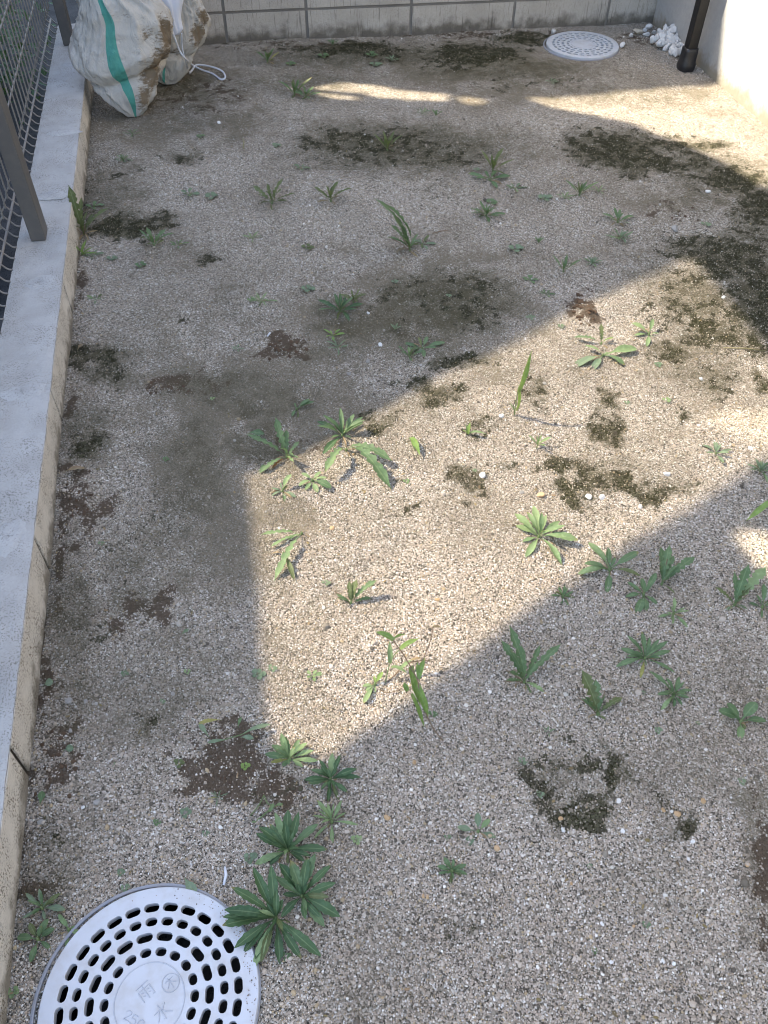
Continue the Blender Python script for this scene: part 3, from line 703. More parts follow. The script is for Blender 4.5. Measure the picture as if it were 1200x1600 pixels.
PB = {'orange': [(845, 776, 8), (605, 1278, 6.5), (661, 1400, 5), (776, 1326, 6.5), (1058, 1272, 6.5), (1036, 1266, 5), (876, 1280, 5), (668, 1402, 4), (683, 938, 5), (1098, 1252, 6), (647, 1192, 5), (893, 1381, 4), (519, 826, 5), (1168, 1352, 5), (990, 1448, 4)],
      'white': [(919, 778, 7), (940, 778, 6), (1041, 742, 7), (754, 744, 7), (966, 1252, 5.5), (879, 1297, 5.5), (973, 1299, 5), (1082, 1315, 4.5), (941, 1444, 5), (955, 1504, 4.5), (1036, 1502, 4.5), (1130, 465, 4), (130, 1262, 4), (1095, 593, 5), (595, 540, 5), (342, 193, 4), (709, 1400, 3.5), (575, 490, 4), (1172, 702, 5), (1106, 301, 5), (1076, 1343, 4), (783, 651, 5)],
      'grey': [(108, 1096, 7.5), (134, 1097, 5), (110, 1142, 5), (152, 1254, 7), (545, 585, 5), (575, 565, 5), (850, 600, 4), (1054, 360, 8), (815, 770, 5), (270, 1085, 5), (64, 1285, 6), (1020, 868, 6)]}
for c, L in PB.items():
    for i, (px, py, rp) in enumerate(L):
        s = mpp(px, py); p = GH(px, py)
        o = share('pebble', pbm[c][i % 3], None, (p.x, p.y, p.z+rp*s*.35), (rs.uniform(-.4, .4), rs.uniform(-.4, .4), rs.uniform(0, 6)), (rp*s*.9, rp*s*.75, rp*s*.6))
        tag(o, {'orange': 'small orange-tan pebble lying loose on the gravel', 'white': 'small white pebble lying loose on the gravel', 'grey': 'small grey-brown pebble lying loose on the gravel'}[c], 'pebble', {'orange': 'orange pebbles on the gravel', 'white': 'white pebbles on the gravel', 'grey': 'grey pebbles on the gravel'}[c])
# crumbs of loose soil
def clods(cx_, cy_, rx, ry, n, rmax, seed, label):
    r_ = random.Random(seed); bm = bmesh.new()
    for _ in range(n):
        px, py = cx_+r_.gauss(0, rx*.5), cy_+r_.gauss(0, ry*.5); p = GH(px, py); rad = rmax*.62*r_.uniform(.2, 1)**1.6*mpp(cx_, cy_)
        b2 = bmesh.ops.create_icosphere(bm, subdivisions=1, radius=1); sc = Vector((r_.uniform(.7, 1.2), r_.uniform(.7, 1.2), r_.uniform(.5, .9)))
        for v in b2['verts']: v.co = Vector((p.x, p.y, p.z+rad*.3))+Vector([v.co[a]*sc[a]*rad*r_.uniform(.7, 1.25) for a in range(3)])
    o = bm_ob('soil_crumbs', bm, M['clod']); tag(o, label, 'soil', kind='stuff')
clods(913, 482, 22, 24, 60, 7, 1, 'reddish crumbs of soil at the upper edge of the sunlit patch')
clods(452, 546, 36, 14, 50, 6, 2, 'reddish crumbs of soil in the shade left of centre')
clods(125, 790, 36, 36, 50, 6, 3, 'brown crumbs of soil by the low wall')
clods(370, 1195, 62, 46, 60, 5, 4, 'brown crumbs of soil on the bare earth patch')
clods(262, 606, 44, 14, 40, 5, 5, 'brown crumbs of soil in the shaded gravel')
clods(85, 1190, 30, 60, 50, 7, 6, 'dark crumbs of soil along the foot of the low wall')
clods(1075, 335, 26, 12, 24, 5, 7, 'reddish crumbs of soil near the right edge')
# ------------------------------------------------------------------ sacks
kb = NT('sack_woven'); P = kb.objc()
sx = kb.n('SeparateXYZ'); kb.put(sx.inputs[0], P)
n1 = kb.noise(9, 6, P, .65); n2 = kb.noise(70, 4, kb.mapping(P, (1, 1, .5)))
st_a = kb.attr('stain').outputs['Fac']
base = kb.mix(n1, (.40, .365, .31), (.58, .55, .505))
base = kb.mix(kb.math('MULTIPLY', kb.smooth(kb.noise(4, 5, P), .5, .7), .4), base, (.42, .36, .27))
n3 = kb.noise(1., 5, kb.mapping(P, (60, 60, 150)), .7)
stm = kb.smooth(kb.math('ADD', st_a, kb.math('ADD', kb.math('MULTIPLY', kb.math('SUBTRACT', n1, .5), .6), kb.math('MULTIPLY', kb.math('SUBTRACT', n3, .5), 1.6))), .32, .74)
base = kb.mix(kb.math('MULTIPLY', stm, .9), base, kb.mix(n2, (.085, .055, .027), (.20, .14, .075)))
gr_ = kb.attr('stripe').outputs['Fac']
base = kb.mix(kb.math('MULTIPLY', kb.smooth(gr_, .46, .54), .9), base, kb.mix(n2, (.03, .24, .19), (.05, .34, .27)))
wv = kb.n('TexWave', wave_type='BANDS', bands_direction='Z'); wv.inputs['Scale'].default_value = 260; kb.put(wv.inputs['Vector'], P)
M['sack'] = kb.done(base, .62, .3, kb.bump(wv.outputs['Fac'], .15, .001, kb.bump(kb.noise(26, 4, kb.mapping(P, (1, 1, .4)), .6, 1.2), .9, .014)))
def sack(name, rows, Yp, depth, stripe, stain, label, seed, folds):
    """rows: (pixel y, left x, right x); each becomes a closed ring round the sack's upright mid-plane"""
    rows = sorted(rows); ks = []
    for (y, a, b) in rows:
        pa, pb_ = GY(a, y, Yp), GY(b, y, Yp); ks.append(((pa.z+pb_.z)/2, pa.x, pb_.x))
    ks.sort(); zs = np.array([k[0] for k in ks]); xl = np.array([k[1] for k in ks]); xr = np.array([k[2] for k in ks])
    zmin = zs[0]; N, MZ = 120, 90; root = tag(empty(name, (float((xl[0]+xr[0])/2), Yp, 0)), label, 'sack')
    zz = np.linspace(zs[0], zs[-1], MZ); L = np.interp(zz, zs, xl); Rr = np.interp(zz, zs, xr)
    kern = np.array([1, 2, 3, 2, 1])/9; Ls = np.convolve(np.pad(L, 2, 'edge'), kern, 'valid'); Rs = np.convolve(np.pad(Rr, 2, 'edge'), kern, 'valid')
    vs_ = []; stp = []; sta = []; r_ = random.Random(seed)
    for i in range(MZ):
        t = i/(MZ-1); cx_ = (Ls[i]+Rs[i])/2; a = (Rs[i]-Ls[i])/2
        dd = min(a*depth, .15)
        zc = max(0.004, zz[i]-min(zmin, 0))
        for k in range(N):
            th = 2*math.pi*k/N
            ca, sa = math.cos(th), math.sin(th)
            ex = .8; px_ = math.copysign(abs(ca)**ex, ca); py_ = math.copysign(abs(sa)**ex, sa)
            # gathered folds, stronger towards the neck, plus slanted creases
            q_ = math.sin(th*11+3*math.sin(th*2+seed)+2.5*t+seed); f = folds*(.12+1.5*t**1.6)*(1-2*abs(q_)**.6)*.6
            q_ = math.sin(th*2.0+t*13+seed+1.4*math.sin(th*3+t*4)); f += folds*.8*(1-.6*t)*(.5-abs(q_)**.5)
            f += folds*(.55*math.exp(-((t-.36-.05*math.sin(th*1.5+seed))/.07)**2)-1.0*math.exp(-((t-.25-.05*math.sin(th*1.5+seed))/.022)**2))
            n_ = (float(fbm(np.array([th*1.2+seed]), np.array([t*4.]), 2.0, seed, 3)[0])-.5)*.020
            n_ += (float(fbm(np.array([th*3+seed]), np.array([t*22.+th*2]), 1.2, seed+4, 2)[0])-.5)*.010
            rr = 1+(f+n_)/max(a, .04)*(.8 if i else .2)
            x = cx_+px_*a*rr; y = Yp+dd*.62*min(1, t*4)+py_*dd*rr; vs_.append((x-root.location.x, y-Yp, zc))
            # flat print and dirt, measured in the sack's own girth and height
            stp.append(1-.5*abs(th-(stripe[0]+(stripe[1]-stripe[0])*t+.03*math.sin(t*9)))/stripe[2])
            best = 0
            for th0, t0, wth, wt, s in stain:
                d = math.hypot((th-th0)/wth, (t-t0)/wt); best = max(best, s*max(0, 1.2-d))
            sta.append(min(1, best))
    fs = []
    for i in range(MZ-1):
        for k in range(N): fs.append((i*N+k, i*N+(k+1) % N, (i+1)*N+(k+1) % N, (i+1)*N+k))
    fs.append(tuple(range(N-1, -1, -1))); fs.append(tuple((MZ-1)*N+k for k in range(N)))
    o = ob('bag', vs_, fs, M['sack'], root, smooth=True)
    for nm, d in (('stripe', stp), ('stain', sta)):
        at = o.data.attributes.new(nm, 'FLOAT', 'POINT'); at.data.foreach_set('value', d)
    # tie round the neck
    i = int(MZ*.86); cx_ = (Ls[i]+Rs[i])/2-root.location.x; a = (Rs[i]-Ls[i])/2*1.12
    tube('tie', [(cx_+math.cos(q*.35)*a, min((Rs[i]-Ls[i])/2*depth, .15)*.62+math.sin(q*.35)*min(a*depth, .15)*1.1, zz[i]+.004*math.sin(q)) for q in range(19)], .004, M['rope'], root, 6)
    return root
PI = math.pi
sack('sandbag', [(192, 204, 222), (183, 190, 231), (170, 174, 240), (155, 158, 247), (142, 142, 253), (128, 126, 258), (115, 116, 263), (100, 112, 268), (80, 112, 271), (60, 117, 270), (45, 121, 268), (30, 123, 258), (15, 125, 236), (0, 127, 212), (-25, 138, 192), (-50, 150, 182), (-62, 152, 180), (-85, 135, 200)],
     3.045, .66, (PI*1.54, PI*1.36, .10), [(PI*1.80, .30, .62, .20, .95), (PI*1.86, .46, .6, .15, .9), (PI*1.64, .50, .4, .06, .5), (PI*1.70, .13, .6, .12, .8), (PI*1.45, .60, .6, .05, .3), (PI*1.7, .22, .5, .1, .6)], 'front dirty white sandbag with green stripe leaning on the low wall', 5, .027)
sack('sandbag', [(139, 258, 276), (132, 247, 285), (120, 240, 295), (105, 236, 303), (92, 232, 312), (78, 228, 320), (62, 226, 326), (45, 226, 327), (30, 228, 323), (15, 230, 316), (0, 232, 308), (-25, 236, 298), (-50, 248, 286), (-70, 254, 280), (-90, 246, 292)],
     3.30, .58, (PI*1.36, PI*1.55, .06), [(PI*1.74, .36, .5, .12, 1.), (PI*1.84, .46, .5, .1, .9), (PI*1.5, .25, .4, .06, .5)], 'rear white sandbag slumped behind the front one near the block wall', 9, .024)
# white plastic bag hung over the rear sack
kc = NT('white_plastic_bag'); M['plastic'] = kc.done(kc.mix(kc.noise(30, 3, kc.pos()), (.62, .64, .72), (.74, .76, .82)), .45, .4, kc.bump(kc.noise(60, 3, kc.mapping(kc.pos(), (1, 1, .15))), .6, .004))
vs_, fs = [], []
cr = tag(empty('plastic_bag', tuple(GY(262, 50, 3.20))), 'white plastic bag crumpled between the two sandbags', 'bag')
c0 = Vector(cr.location); MR, NC = 26, 56
for i in range(MR):
    t = i/(MR-1); y = 53-t*95
    a = 254-t*60+8*math.sin(t*5); b = 288-t*10-4*math.sin(t*7)
    pa, pb_ = GY(a, y, 3.20), GY(b, y, 3.20); cxx = (pa+pb_)/2; ha = (pb_-pa).length/2*(1 if t > .08 else .6+t*5)
    for k in range(NC):
        th = 2*PI*k/NC; f = 1+.10*math.sin(th*9+t*2)+.07*math.sin(th*17+t*5+1)
        vs_.append((cxx.x+math.cos(th)*ha*f-c0.x, math.sin(th)*.045*f*(.35+t*.6), cxx.z-c0.z))
for i in range(MR-1):
    for k in range(NC): fs.append((i*NC+k, i*NC+(k+1) % NC, (i+1)*NC+(k+1) % NC, (i+1)*NC+k))
fs.append(tuple(range(NC-1, -1, -1))); fs.append(tuple((MR-1)*NC+k for k in range(NC)))
ob('bag', vs_, fs, M['plastic'], cr, smooth=True)
# rope from the rear sack
rp = [GY(268, 45, 3.15), GY(274, 62, 3.15), GY(281, 80, 3.16), GY(290, 92, 3.17)]+[G(a, b, .006+c) for a, b, c in ((300, 101, .012), (315, 109, .002), (332, 115, 0), (345, 124, 0), (352, 121, .002), (348, 112, .004), (336, 106, .008), (318, 102, .004), (306, 102, .003), (300, 110, 0), (296, 114, 0))]
o = tube('rope', spline(rp, 8), .0034, M['rope'], None, 8); tag(o, 'white rope trailing from the sandbags onto the gravel in a loop', 'rope')
rp = [GY(284, 52, 3.16), GY(285, 75, 3.17), GY(290, 95, 3.19), G(296, 114, .006)]
o = tube('rope', spline(rp, 8), .0022, M['rope'], None, 6); tag(o, 'thin cord hanging straight down beside the rear sandbag', 'rope')
# ------------------------------------------------------------------ behind the fence
kq = NT('ribbed_panel_grey'); M['panel'] = kq.done(kq.mix(kq.noise(20, 4, kq.pos()), (.27, .27, .31), (.33, .33, .38)), .5, .35)
sp = tag(empty('storage_cabinet', (-1.12, 3.05, -.16)), 'grey ribbed storage cabinet standing behind the wire fence', 'cabinet')
bm_ob('body', box_bm(-.35, .0, -.55, .42, 0, .95, .01), M['panel'], sp)
for k in range(11): bm_ob('rib', box_bm(.0005, .013, -.54+k*.087, -.50+k*.087, .03, .92, .004), M['panel'], sp)
kl = NT('crate_blue'); M['blue'] = kl.done((.06, .12, .26), .45, .4)
sp = tag(empty('blue_crate', (-.86, 2.30, -.16)), 'blue plastic crate on the ground behind the near fence post', 'crate')
for a in (box_bm(-.13, .13, -.17, .17, 0, .02), box_bm(-.13, -.118, -.17, .17, .02, .2), box_bm(.118, .13, -.17, .17, .02, .2), box_bm(-.117, .117, -.17, -.158, .02, .2), box_bm(-.117, .117, .158, .17, .02, .2)): bm_ob('panel', a, M['blue'], sp)
# ------------------------------------------------------------------ weeds
PROF = {
    'obl': lambda v: .03+.97*(max(0, math.sin(PI*min(1, v**1.65*.97+.02)))**.85)*(.35+.65*min(1, v*1.7)),
    'spat': lambda v: (.14+.2*v if v < .35 else .21+.79*math.sin(PI*min(1., (v-.35)/.65*.86+.07))**.7) if v < .985 else .22,
    'round': lambda v: (.10 if v < .4 else .10+.9*math.sin(PI*min(1., (v-.4)/.6*.9+.06))**.6) if v < .985 else .25,
    'blade': lambda v: (.55+.45*math.sin(PI*min(1, v*.9+.1)))*(1 if v < .6 else max(.02, 1-((v-.6)/.4)**1.7)),
}
def lobe(v):
    if v < .26: return .10
    env = .40+.60*math.sin(PI*min(1, (v-.26)/.74*.82+.08))
    ph = ((v-.26)/.74*5.2) % 1
    tooth = (.24+.76*(1-abs(ph-.35)/.65)**.9) if v < .80 else 1
    e = 1 if v < .80 else max(.03, 1-((v-.80)/.2)**1.4)
    return env*max(.2, tooth)*e
PROF['lobe'] = lobe
def leaf_geo(p0, p1, wid, kind, arch=.12, fold=.25, twist=0., rng_=None, end_up=None):
    p0, p1 = Vector(p0), Vector(p1); d = p1-p0; L = d.length; d = d/max(L, 1e-6)
    upv = Vector((0, 0, 1)) if abs(d.z) < .97 else Vector((rng_.uniform(-1, 1), rng_.uniform(-1, 1), 0)) if rng_ else Vector((0, 1, 0))
    s = d.cross(upv).normalized(); n_ = s.cross(d).normalized()
    if twist: s, n_ = s*math.cos(twist)+n_*math.sin(twist), n_*math.cos(twist)-s*math.sin(twist)
    ns = 36 if kind == 'lobe' else 18 if kind == 'obl' else 10
    vs_, fs, uv = [], [], []
    wob = rng_.uniform(0, 6.28) if rng_ else 0
    side = rng_.uniform(-.08, .08) if rng_ else 0
    for i in range(ns+1):
        v = i/ns; c = p0+d*(L*v)+n_*(arch*L*math.sin(PI*v**.8))+s*(side*L*v*v)
        hw = wid*PROF[kind](v)*.5; rip = .10*hw*math.sin(v*14+wob)
        hwL, hwR = hw, hw
        if kind == 'lobe': hwL = wid*lobe(min(1, v+.03))*.5
        elif kind == 'obl' : hwL = hw*(1+.13*math.sin(v*43+wob)); hwR = hw*(1+.13*math.sin(v*39+wob+2))
        for u, q in ((-1, hwL), (-.5, hwL*.5), (0, 0), (.5, hwR*.5), (1, hwR)):
            vs_.append(c+s*(q*(1 if u > 0 else -1) if u else 0)+n_*(abs(u)**1.2*hw*fold+rip*u)); uv.append((.5+u*.5, v))
    for i in range(ns):
        for j in range(4): a = i*5+j; fs.append((a, a+1, a+6, a+5))
    return vs_, fs, uv
def add_leaf(root, p0, p1, wid, kind, mat, **kw):
    rg = kw.get('rng_')
    if rg and kind != 'blade':
        t = rg.random()
        if mat in (M['dk'], M['md'], M['gy']):
            mat = M['lt'] if t < .07 else M['ol'] if t < .12 else M['yl'] if t < .13 else M['md'] if t < .26 else mat
        wid *= rg.uniform(.62, .95); kw['fold'] = kw.get('fold', .25)*rg.uniform(.8, 2.2)
    o0 = Vector(p0); vs_, fs, uv = leaf_geo(Vector((0, 0, 0)), Vector(p1)-o0, wid, kind, **kw)
    return ob('leaf', vs_, fs, mat, root, o0-root.location, True, uv)
def withered(root, r_, L):
    for q in range(r_.choice((1, 2, 3))):
        a_ = r_.uniform(0, 6.28); p1 = Vector((math.cos(a_), math.sin(a_), r_.uniform(-.02, .12)))*L*r_.uniform(.5, 1.)
        vs_, fs, uv = leaf_geo(Vector((0, 0, .002)), p1, L*r_.uniform(.08, .16), 'obl', arch=.15, fold=.7, twist=r_.uniform(-.8, .8), rng_=r_)
        ob('withered_leaf', vs_, fs, M['dry'] if r_.random() < .6 else M['ol'], root, (0, 0, 0), True, uv)
def plant(name, x, y, label, cat='weed', group=None):
    p = GH(x, y); p.z -= .001
    o = tag(empty(name, p), label, cat, group); return o
STY = {  # leaf count, inner/outer elevation, width ratio, leaf kind, arch
    'R': (17, 66, 10, .20, 'obl', .10), 'B': (9, 58, 10, .27, 'spat', .10), 'L': (9, 76, 25, .26, 'lobe', .10), 'F': (7, 30, 5, .30, 'spat', .06), 'U': (10, 80, 38, .19, 'obl', .08), 'C': (6, 40, 10, .55, 'round', .10), 'N': (11, 60, 8, .15, 'obl', .12),
}
def weed(kind, x, y, r, mat, label, n=None, lean=None):
    r_ = random.Random(int(x*31+y*17)); c, e1, e0, wr, lk, arch = STY[kind]; c = n or c
    s = mpp(x, y); Lw = r*s
    nm = {'R': 'rosette_weed', 'B': 'broadleaf_weed', 'L': 'lobed_weed', 'F': 'sprawling_weed', 'U': 'upright_weed', 'C': 'seedling', 'N': 'narrow_leaf_weed'}[kind]
    if r < 15:
        p = GH(x, y); V, F_, UVs = [], [], []
        for i in range(min(c, 7)):
            t = i/min(c, 7); az = i*2.39996+r_.uniform(-.3, .3); el = R(e0+(e1-e0)*t*.8); ln = Lw*(1-.35*t)*r_.uniform(.85, 1.1)
            q = Vector((math.cos(az)*math.cos(el), math.sin(az)*math.cos(el), math.sin(el)))*ln
            a, b, u = leaf_geo(Vector((0, 0, 0)), q, ln*wr*1.35, lk, arch=arch, rng_=r_); k0 = len(V)
            V += a; F_ += [tuple(k0+k for k in f) for f in b]; UVs += u
        o = ob(nm if kind != 'C' else 'seedling', V, F_, M[mat], None, p, True, UVs); tag(o, label, 'weed'); return o
    root = plant(nm, x, y, label)
    for i in range(c):
        t = i/max(1, c-1); az = i*2.39996+r_.uniform(-.25, .25); el = R(e0+(e1-e0)*t**1.2+r_.uniform(-6, 6)); ln = Lw*(1.05-.45*t)*r_.uniform(.82, 1.12)
        if kind in 'LU': ln *= 1.15
        q = Vector((math.cos(az)*math.cos(el), math.sin(az)*math.cos(el), math.sin(el)))*ln
        if lean: q += Vector((lean[0], lean[1], 0))*ln*(.5+.5*t)
        add_leaf(root, root.location, root.location+q, ln*wr*r_.uniform(.85, 1.15), lk, M[mat], arch=arch*r_.uniform(.5, 1.6), fold=r_.uniform(.15, .35), twist=r_.uniform(-.25, .25), rng_=r_)
    if r >= 20: withered(root, r_, Lw*.7)
    # short crown holding the leaves
    tube('stem', [(0, 0, -.006), (0, 0, Lw*.05), (0, 0, Lw*.12)], [Lw*.05+.0006, Lw*.045+.0005, Lw*.02], M['stemg'], root, 6)
    return root
def tips(name, base, L, scale, org, wr, kind, mat, label, k=.42, arch=.12, minw=0.):
    """weed whose leaf tips were measured one by one; each tip gets its own height"""
    bx, by = org[0]+base[0]/scale, org[1]+base[1]/scale
    root = plant(name, bx, by, label); r_ = random.Random(int(bx*13+by)); s = mpp(bx, by)
    for it in L:
        tx, ty = org[0]+it[0]/scale, org[1]+it[1]/scale; kk = it[2] if len(it) > 2 else k
        d = math.hypot(tx-bx, ty-by); h = kk*d*s; tp = G(tx, ty, root.location.z+h)
        ln = (tp-root.location).length; mt = M[it[3]] if len(it) > 3 else M[mat]
        add_leaf(root, root.location+Vector((0, 0, .001)), tp, max(minw*s, min(ln*wr, ln*.45))*r_.uniform(.88, 1.12), kind, mt, arch=arch*r_.uniform(.6, 1.4), fold=r_.uniform(.15, .35), twist=r_.uniform(-.2, .2), rng_=r_)
    if kind in ('lobe', 'obl') and len(L) > 4:
        for q in range(4 if kind == 'lobe' else 6):
            a_ = r_.uniform(0, 6.28); ln = (tp-root.location).length*r_.uniform(.6, 1.)+12*s; el = r_.uniform(.5, 1.1)
            tp2 = root.location+Vector((math.cos(a_)*math.cos(el), math.sin(a_)*math.cos(el), math.sin(el)))*min(ln, 45*s)
            if kind == 'lobe' and q < 2:
                tube('stalk', spline([(0, 0, 0), tuple((tp2-root.location)*.5+Vector((0, 0, .004))), tuple((tp2-root.location)*1.15)], 4), [.0009]*8+[.0005], M['stem'], root, 5)
            add_leaf(root, root.location+Vector((0, 0, .001)), tp2, ln*wr*.75, kind, M[mat], arch=arch, fold=.3, twist=r_.uniform(-.3, .3), rng_=r_)
    withered(root, r_, 26*s)
    tube('stem', [(0, 0, -.006), (0, 0, .004), (0, 0, .009)], [.0030, .0028, .0016], M['stemg'], root, 6)
    return root
Z2 = ((340, 1240), 5.4545)
tips('rosette_weed', (500, 1065), [(140, 765, .55), (275, 650, .55), (455, 610, .6), (65, 960, .4), (40, 1090, .3), (50, 1030, .3), (145, 1320, .25), (215, 1350, .15), (300, 1400, .2), (310, 1510, .1), (380, 1440, .2), (520, 820, .9), (710, 1410, .2), (875, 1395, .15), (535, 1455, .02), (640, 1180, .7), (560, 900, 1.1), (420, 930, .9)], Z2[1], Z2[0], .25, 'obl', 'dk', 'largest dark green rosette weed overlapping the near drain cover')
tips('rosette_weed', (720, 880), [(520, 600, .6), (600, 580, .6), (485, 705, .5), (555, 870, .5), (535, 1045, .4), (745, 545, .6), (830, 510, .5), (960, 600, .45), (1010, 785, .4), (950, 860, .5), (1050, 1030, .2), (915, 1130, .15), (860, 1060, .4), (750, 1070, .5), (680, 760, 1.2), (780, 780, 1.2)], Z2[1], Z2[0], .27, 'obl', 'dk', 'big dark green rosette weed just right of the largest rosette')
tips('rosette_weed', (600, 490), [(365, 270, .5), (430, 270, .6), (320, 360, .4), (505, 155, .5), (585, 140, .5), (575, 235, .9), (710, 165, .5), (860, 265, .4), (935, 450, .3), (740, 580, .3), (435, 610, .1), (310, 580, .1), (600, 610, .1), (790, 540, .3), (620, 380, 1.2), (680, 400, 1.)], Z2[1], Z2[0], .27, 'obl', 'dk', 'dark green rosette weed above the two biggest rosettes')
tips('narrow_leaf_weed', (975, 245), [(850, 50, .5), (950, 80, .6), (1065, 60, .5), (1200, 265, .2), (820, 385, .1), (985, 425, .05), (1095, 160, .3, 'lt'), (920, 120, .9)], Z2[1], Z2[0], .20, 'obl', 'lt', 'pale narrow-leaved weed right of the dark rosettes')
Z3 = ((400, 1200), 3.)
tips('rosette_weed', (350, 55), [(225, 50), (260, 0, .5), (300, -45, .6), (350, -70, .6), (400, -60, .6), (470, -5, .5), (490, 50, .3), (430, 115, .2), (385, 150, .1), (340, 160, .1), (300, 100, .2), (245, 75, .2), (330, 0, 1.1), (380, 5, 1.1)], 3., (400, 1200), .26, 'obl', 'dk', 'dark rosette weed at the bottom tip of the sunlit patch')
tips('rosette_weed', (160, 1160), [(40, 1140), (75, 1090, .5), (110, 1040, .6), (135, 1050, .6), (200, 1060, .5), (240, 1080, .4, 'lt'), (270, 1120, .4, 'lt'), (290, 1170, .2, 'lt'), (220, 1195, .2), (130, 1195, .1), (70, 1180, .2), (180, 1100, 1., 'lt')], 3., (400, 800), .30, 'obl', 'md', 'half sunlit rosette weed left of the dark rosette')
Z4 = ((380, 620), 4.615)
tips('rosette_weed', (715, 285), [(535, 200, .5), (590, 140, .5), (655, 180, .7), (720, 140, .6), (805, 125, .5), (870, 195, .4), (630, 290, .5), (780, 295, .4), (570, 410, .1, 'dk'), (690, 200, .9), (750, 220, .9), (540, 170, .3, 'dk')], Z4[1], Z4[0], .23, 'obl', 'md', 'pale rosette weed on the left edge of the sunlit patch')
tips('lobed_weed', (745, 390), [(1080, 460, .25), (930, 400, .3), (1045, 680, .1), (600, 560, .5, 'lt')], Z4[1], Z4[0], .24, 'lobe', 'md', 'trailing toothed leaves below the rosette at the sunlit edge', arch=.2)
tips('lobed_weed', (315, 440), [(210, 150, .7), (300, 230, .7), (405, 320, .3, 'lt'), (120, 560, .1), (20, 260, .5), (200, 520, .1, 'rust')], Z4[1], Z4[0], .26, 'lobe', 'md', 'drooping weed straddling the left corner of the sunlit patch')
tips('sprawling_weed', (500, 610), [(400, 640, .2), (425, 545, .5), (640, 650, .2, 'md'), (600, 590, .4), (530, 690, .1), (455, 675, .2), (560, 540, .4)], Z4[1], Z4[0], .36, 'spat', 'lt', 'yellow-green sprawling weed at the left of the sunlit patch')
tips('rosette_weed', (285, 685), [(205, 660, .3), (205, 715, .1), (300, 760, .05), (380, 720, .1), (345, 560, .6, 'lt'), (270, 620, .6), (320, 640, .6), (240, 690, .3)], Z4[1], Z4[0], .32, 'spat', 'gy', 'silvery grey-green rosette weed left of the yellow-green one')
tips('lobed_weed', (385, 95), [(355, 140, .2), (370, 45, .6), (515, 40, .3), (480, 15, .4)], Z4[1], Z4[0], .34, 'spat', 'md', 'few-leaved weed in the shade above the sunlit corner')
Z5 = ((800, 800), 3.)
tips('broadleaf_weed', (125, 120), [(110, -30, .5), (60, 60, .3), (5, 15, .3), (225, 45, .4), (310, 135, .15), (235, 245, .05), (70, 215, .05), (50, 140, .15), (20, 60, .2)], 3., (800, 800), .30, 'obl', 'lt', 'pale broad-leaved weed with long leaves low in the sunlit patch')
tips('broadleaf_weed', (455, 275), [(365, 140, .5), (445, 170, .6), (340, 235, .3), (310, 290, .1), (595, 190, .4), (600, 300, .2), (450, 380, .05), (480, 210, .6), (390, 250, .4)], 3., (800, 800), .26, 'spat', 'md', 'broad-leaved weed on the lower right edge of the sunlit patch')
tips('broadleaf_weed', (615, 390), [(540, 335, .4), (605, 310, .8), (680, 290, .5), (535, 400, .2), (590, 480, .05), (630, 465, .1), (680, 430, .1), (650, 340, .7), (570, 360, .5)], 3., (800, 800), .34, 'spat', 'md', 'leafy weed just below right of the broad-leaved weed')
tips('rosette_weed', (620, 690), [(490, 730, .1), (510, 640, .3), (545, 575, .45), (610, 560, .5), (650, 590, .6), (725, 600, .45), (745, 655, .3), (765, 750, .1), (605, 780, .05), (580, 610, .7), (690, 595, .5), (540, 680, .4), (700, 680, .4), (630, 720, .3), (590, 710, .4)], 3., (800, 800), .23, 'obl', 'md', 'full green rosette weed in the shade at right')
tips('rosette_weed', (755, 860), [(640, 750, .35), (680, 850, .3), (700, 930, .05), (725, 775, .5), (780, 770, .5), (840, 830, .3), (830, 865, .2), (800, 905, .1), (760, 915, .1), (740, 800, .9)], 3., (800, 800), .27, 'obl', 'md', 'smaller rosette weed touching the full green rosette')
tips('broadleaf_weed', (1070, 985), [(970, 930, .35), (1010, 895, .6), (1140, 890, .55), (1190, 975, .2), (1070, 1065, .02, 'lt'), (1090, 1020, .4), (1045, 960, .8)], 3., (800, 800), .42, 'spat', 'md', 'round-leaved weed at the right edge in the shade')
tips('rosette_weed', (238, 400), [(180, 390), (215, 360, .5), (250, 345, .5), (290, 375, .3), (295, 405, .1), (265, 440, .05), (225, 440, .05), (185, 415, .1), (240, 375, .9)], 3., (800, 800), .28, 'obl', 'md', 'small neat rosette weed on the lower shadow edge')
tips('narrow_leaf_weed', (755, 480), [(685, 495, .1), (745, 440, .5), (765, 400, .6), (830, 460, .3), (830, 540, .02), (755, 530, .02), (725, 470, .4)], 3., (800, 800), .24, 'obl', 'lt', 'pale seven-leaved weed right of the leafy pair')
Z6 = ((0, 1200), 3.)
tips('broadleaf_weed', (180, 805), [(80, 800, .2), (135, 730, .5), (220, 705, .5), (255, 750, .3), (235, 850, .1), (150, 910, .05), (190, 740, .8)], 3., (0, 1200), .40, 'spat', 'md', 'round-leaved weed between low wall and near drain cover')
tips('rosette_weed', (200, 660), [(115, 590, .4), (190, 565, .6), (285, 590, .4), (310, 660, .15), (215, 710, .3, 'gy'), (105, 710, .2), (240, 630, .6), (170, 620, .6)], 3., (0, 1200), .28, 'obl', 'gy', 'grey-green weed just above the round-leaved one by the wall')
tips('seedling', (325, 760), [(270, 690, .3), (380, 785, .3), (310, 845, .1), (350, 740, .5), (290, 700, .5)], 3., (0, 1200), .36, 'spat', 'lt', 'pale seedling at the left rim of the near drain cover')
Z7 = ((400, 1200), 3.)
tips('rosette_weed', (918, 485), [(850, 455, .3), (855, 500, .1), (885, 415, .5), (925, 425, .5), (985, 450, .3), (990, 495, .1), (910, 550, .02), (940, 470, .6)], 3., (400, 1200), .34, 'obl', 'md', 'small isolated rosette weed low on the open gravel')
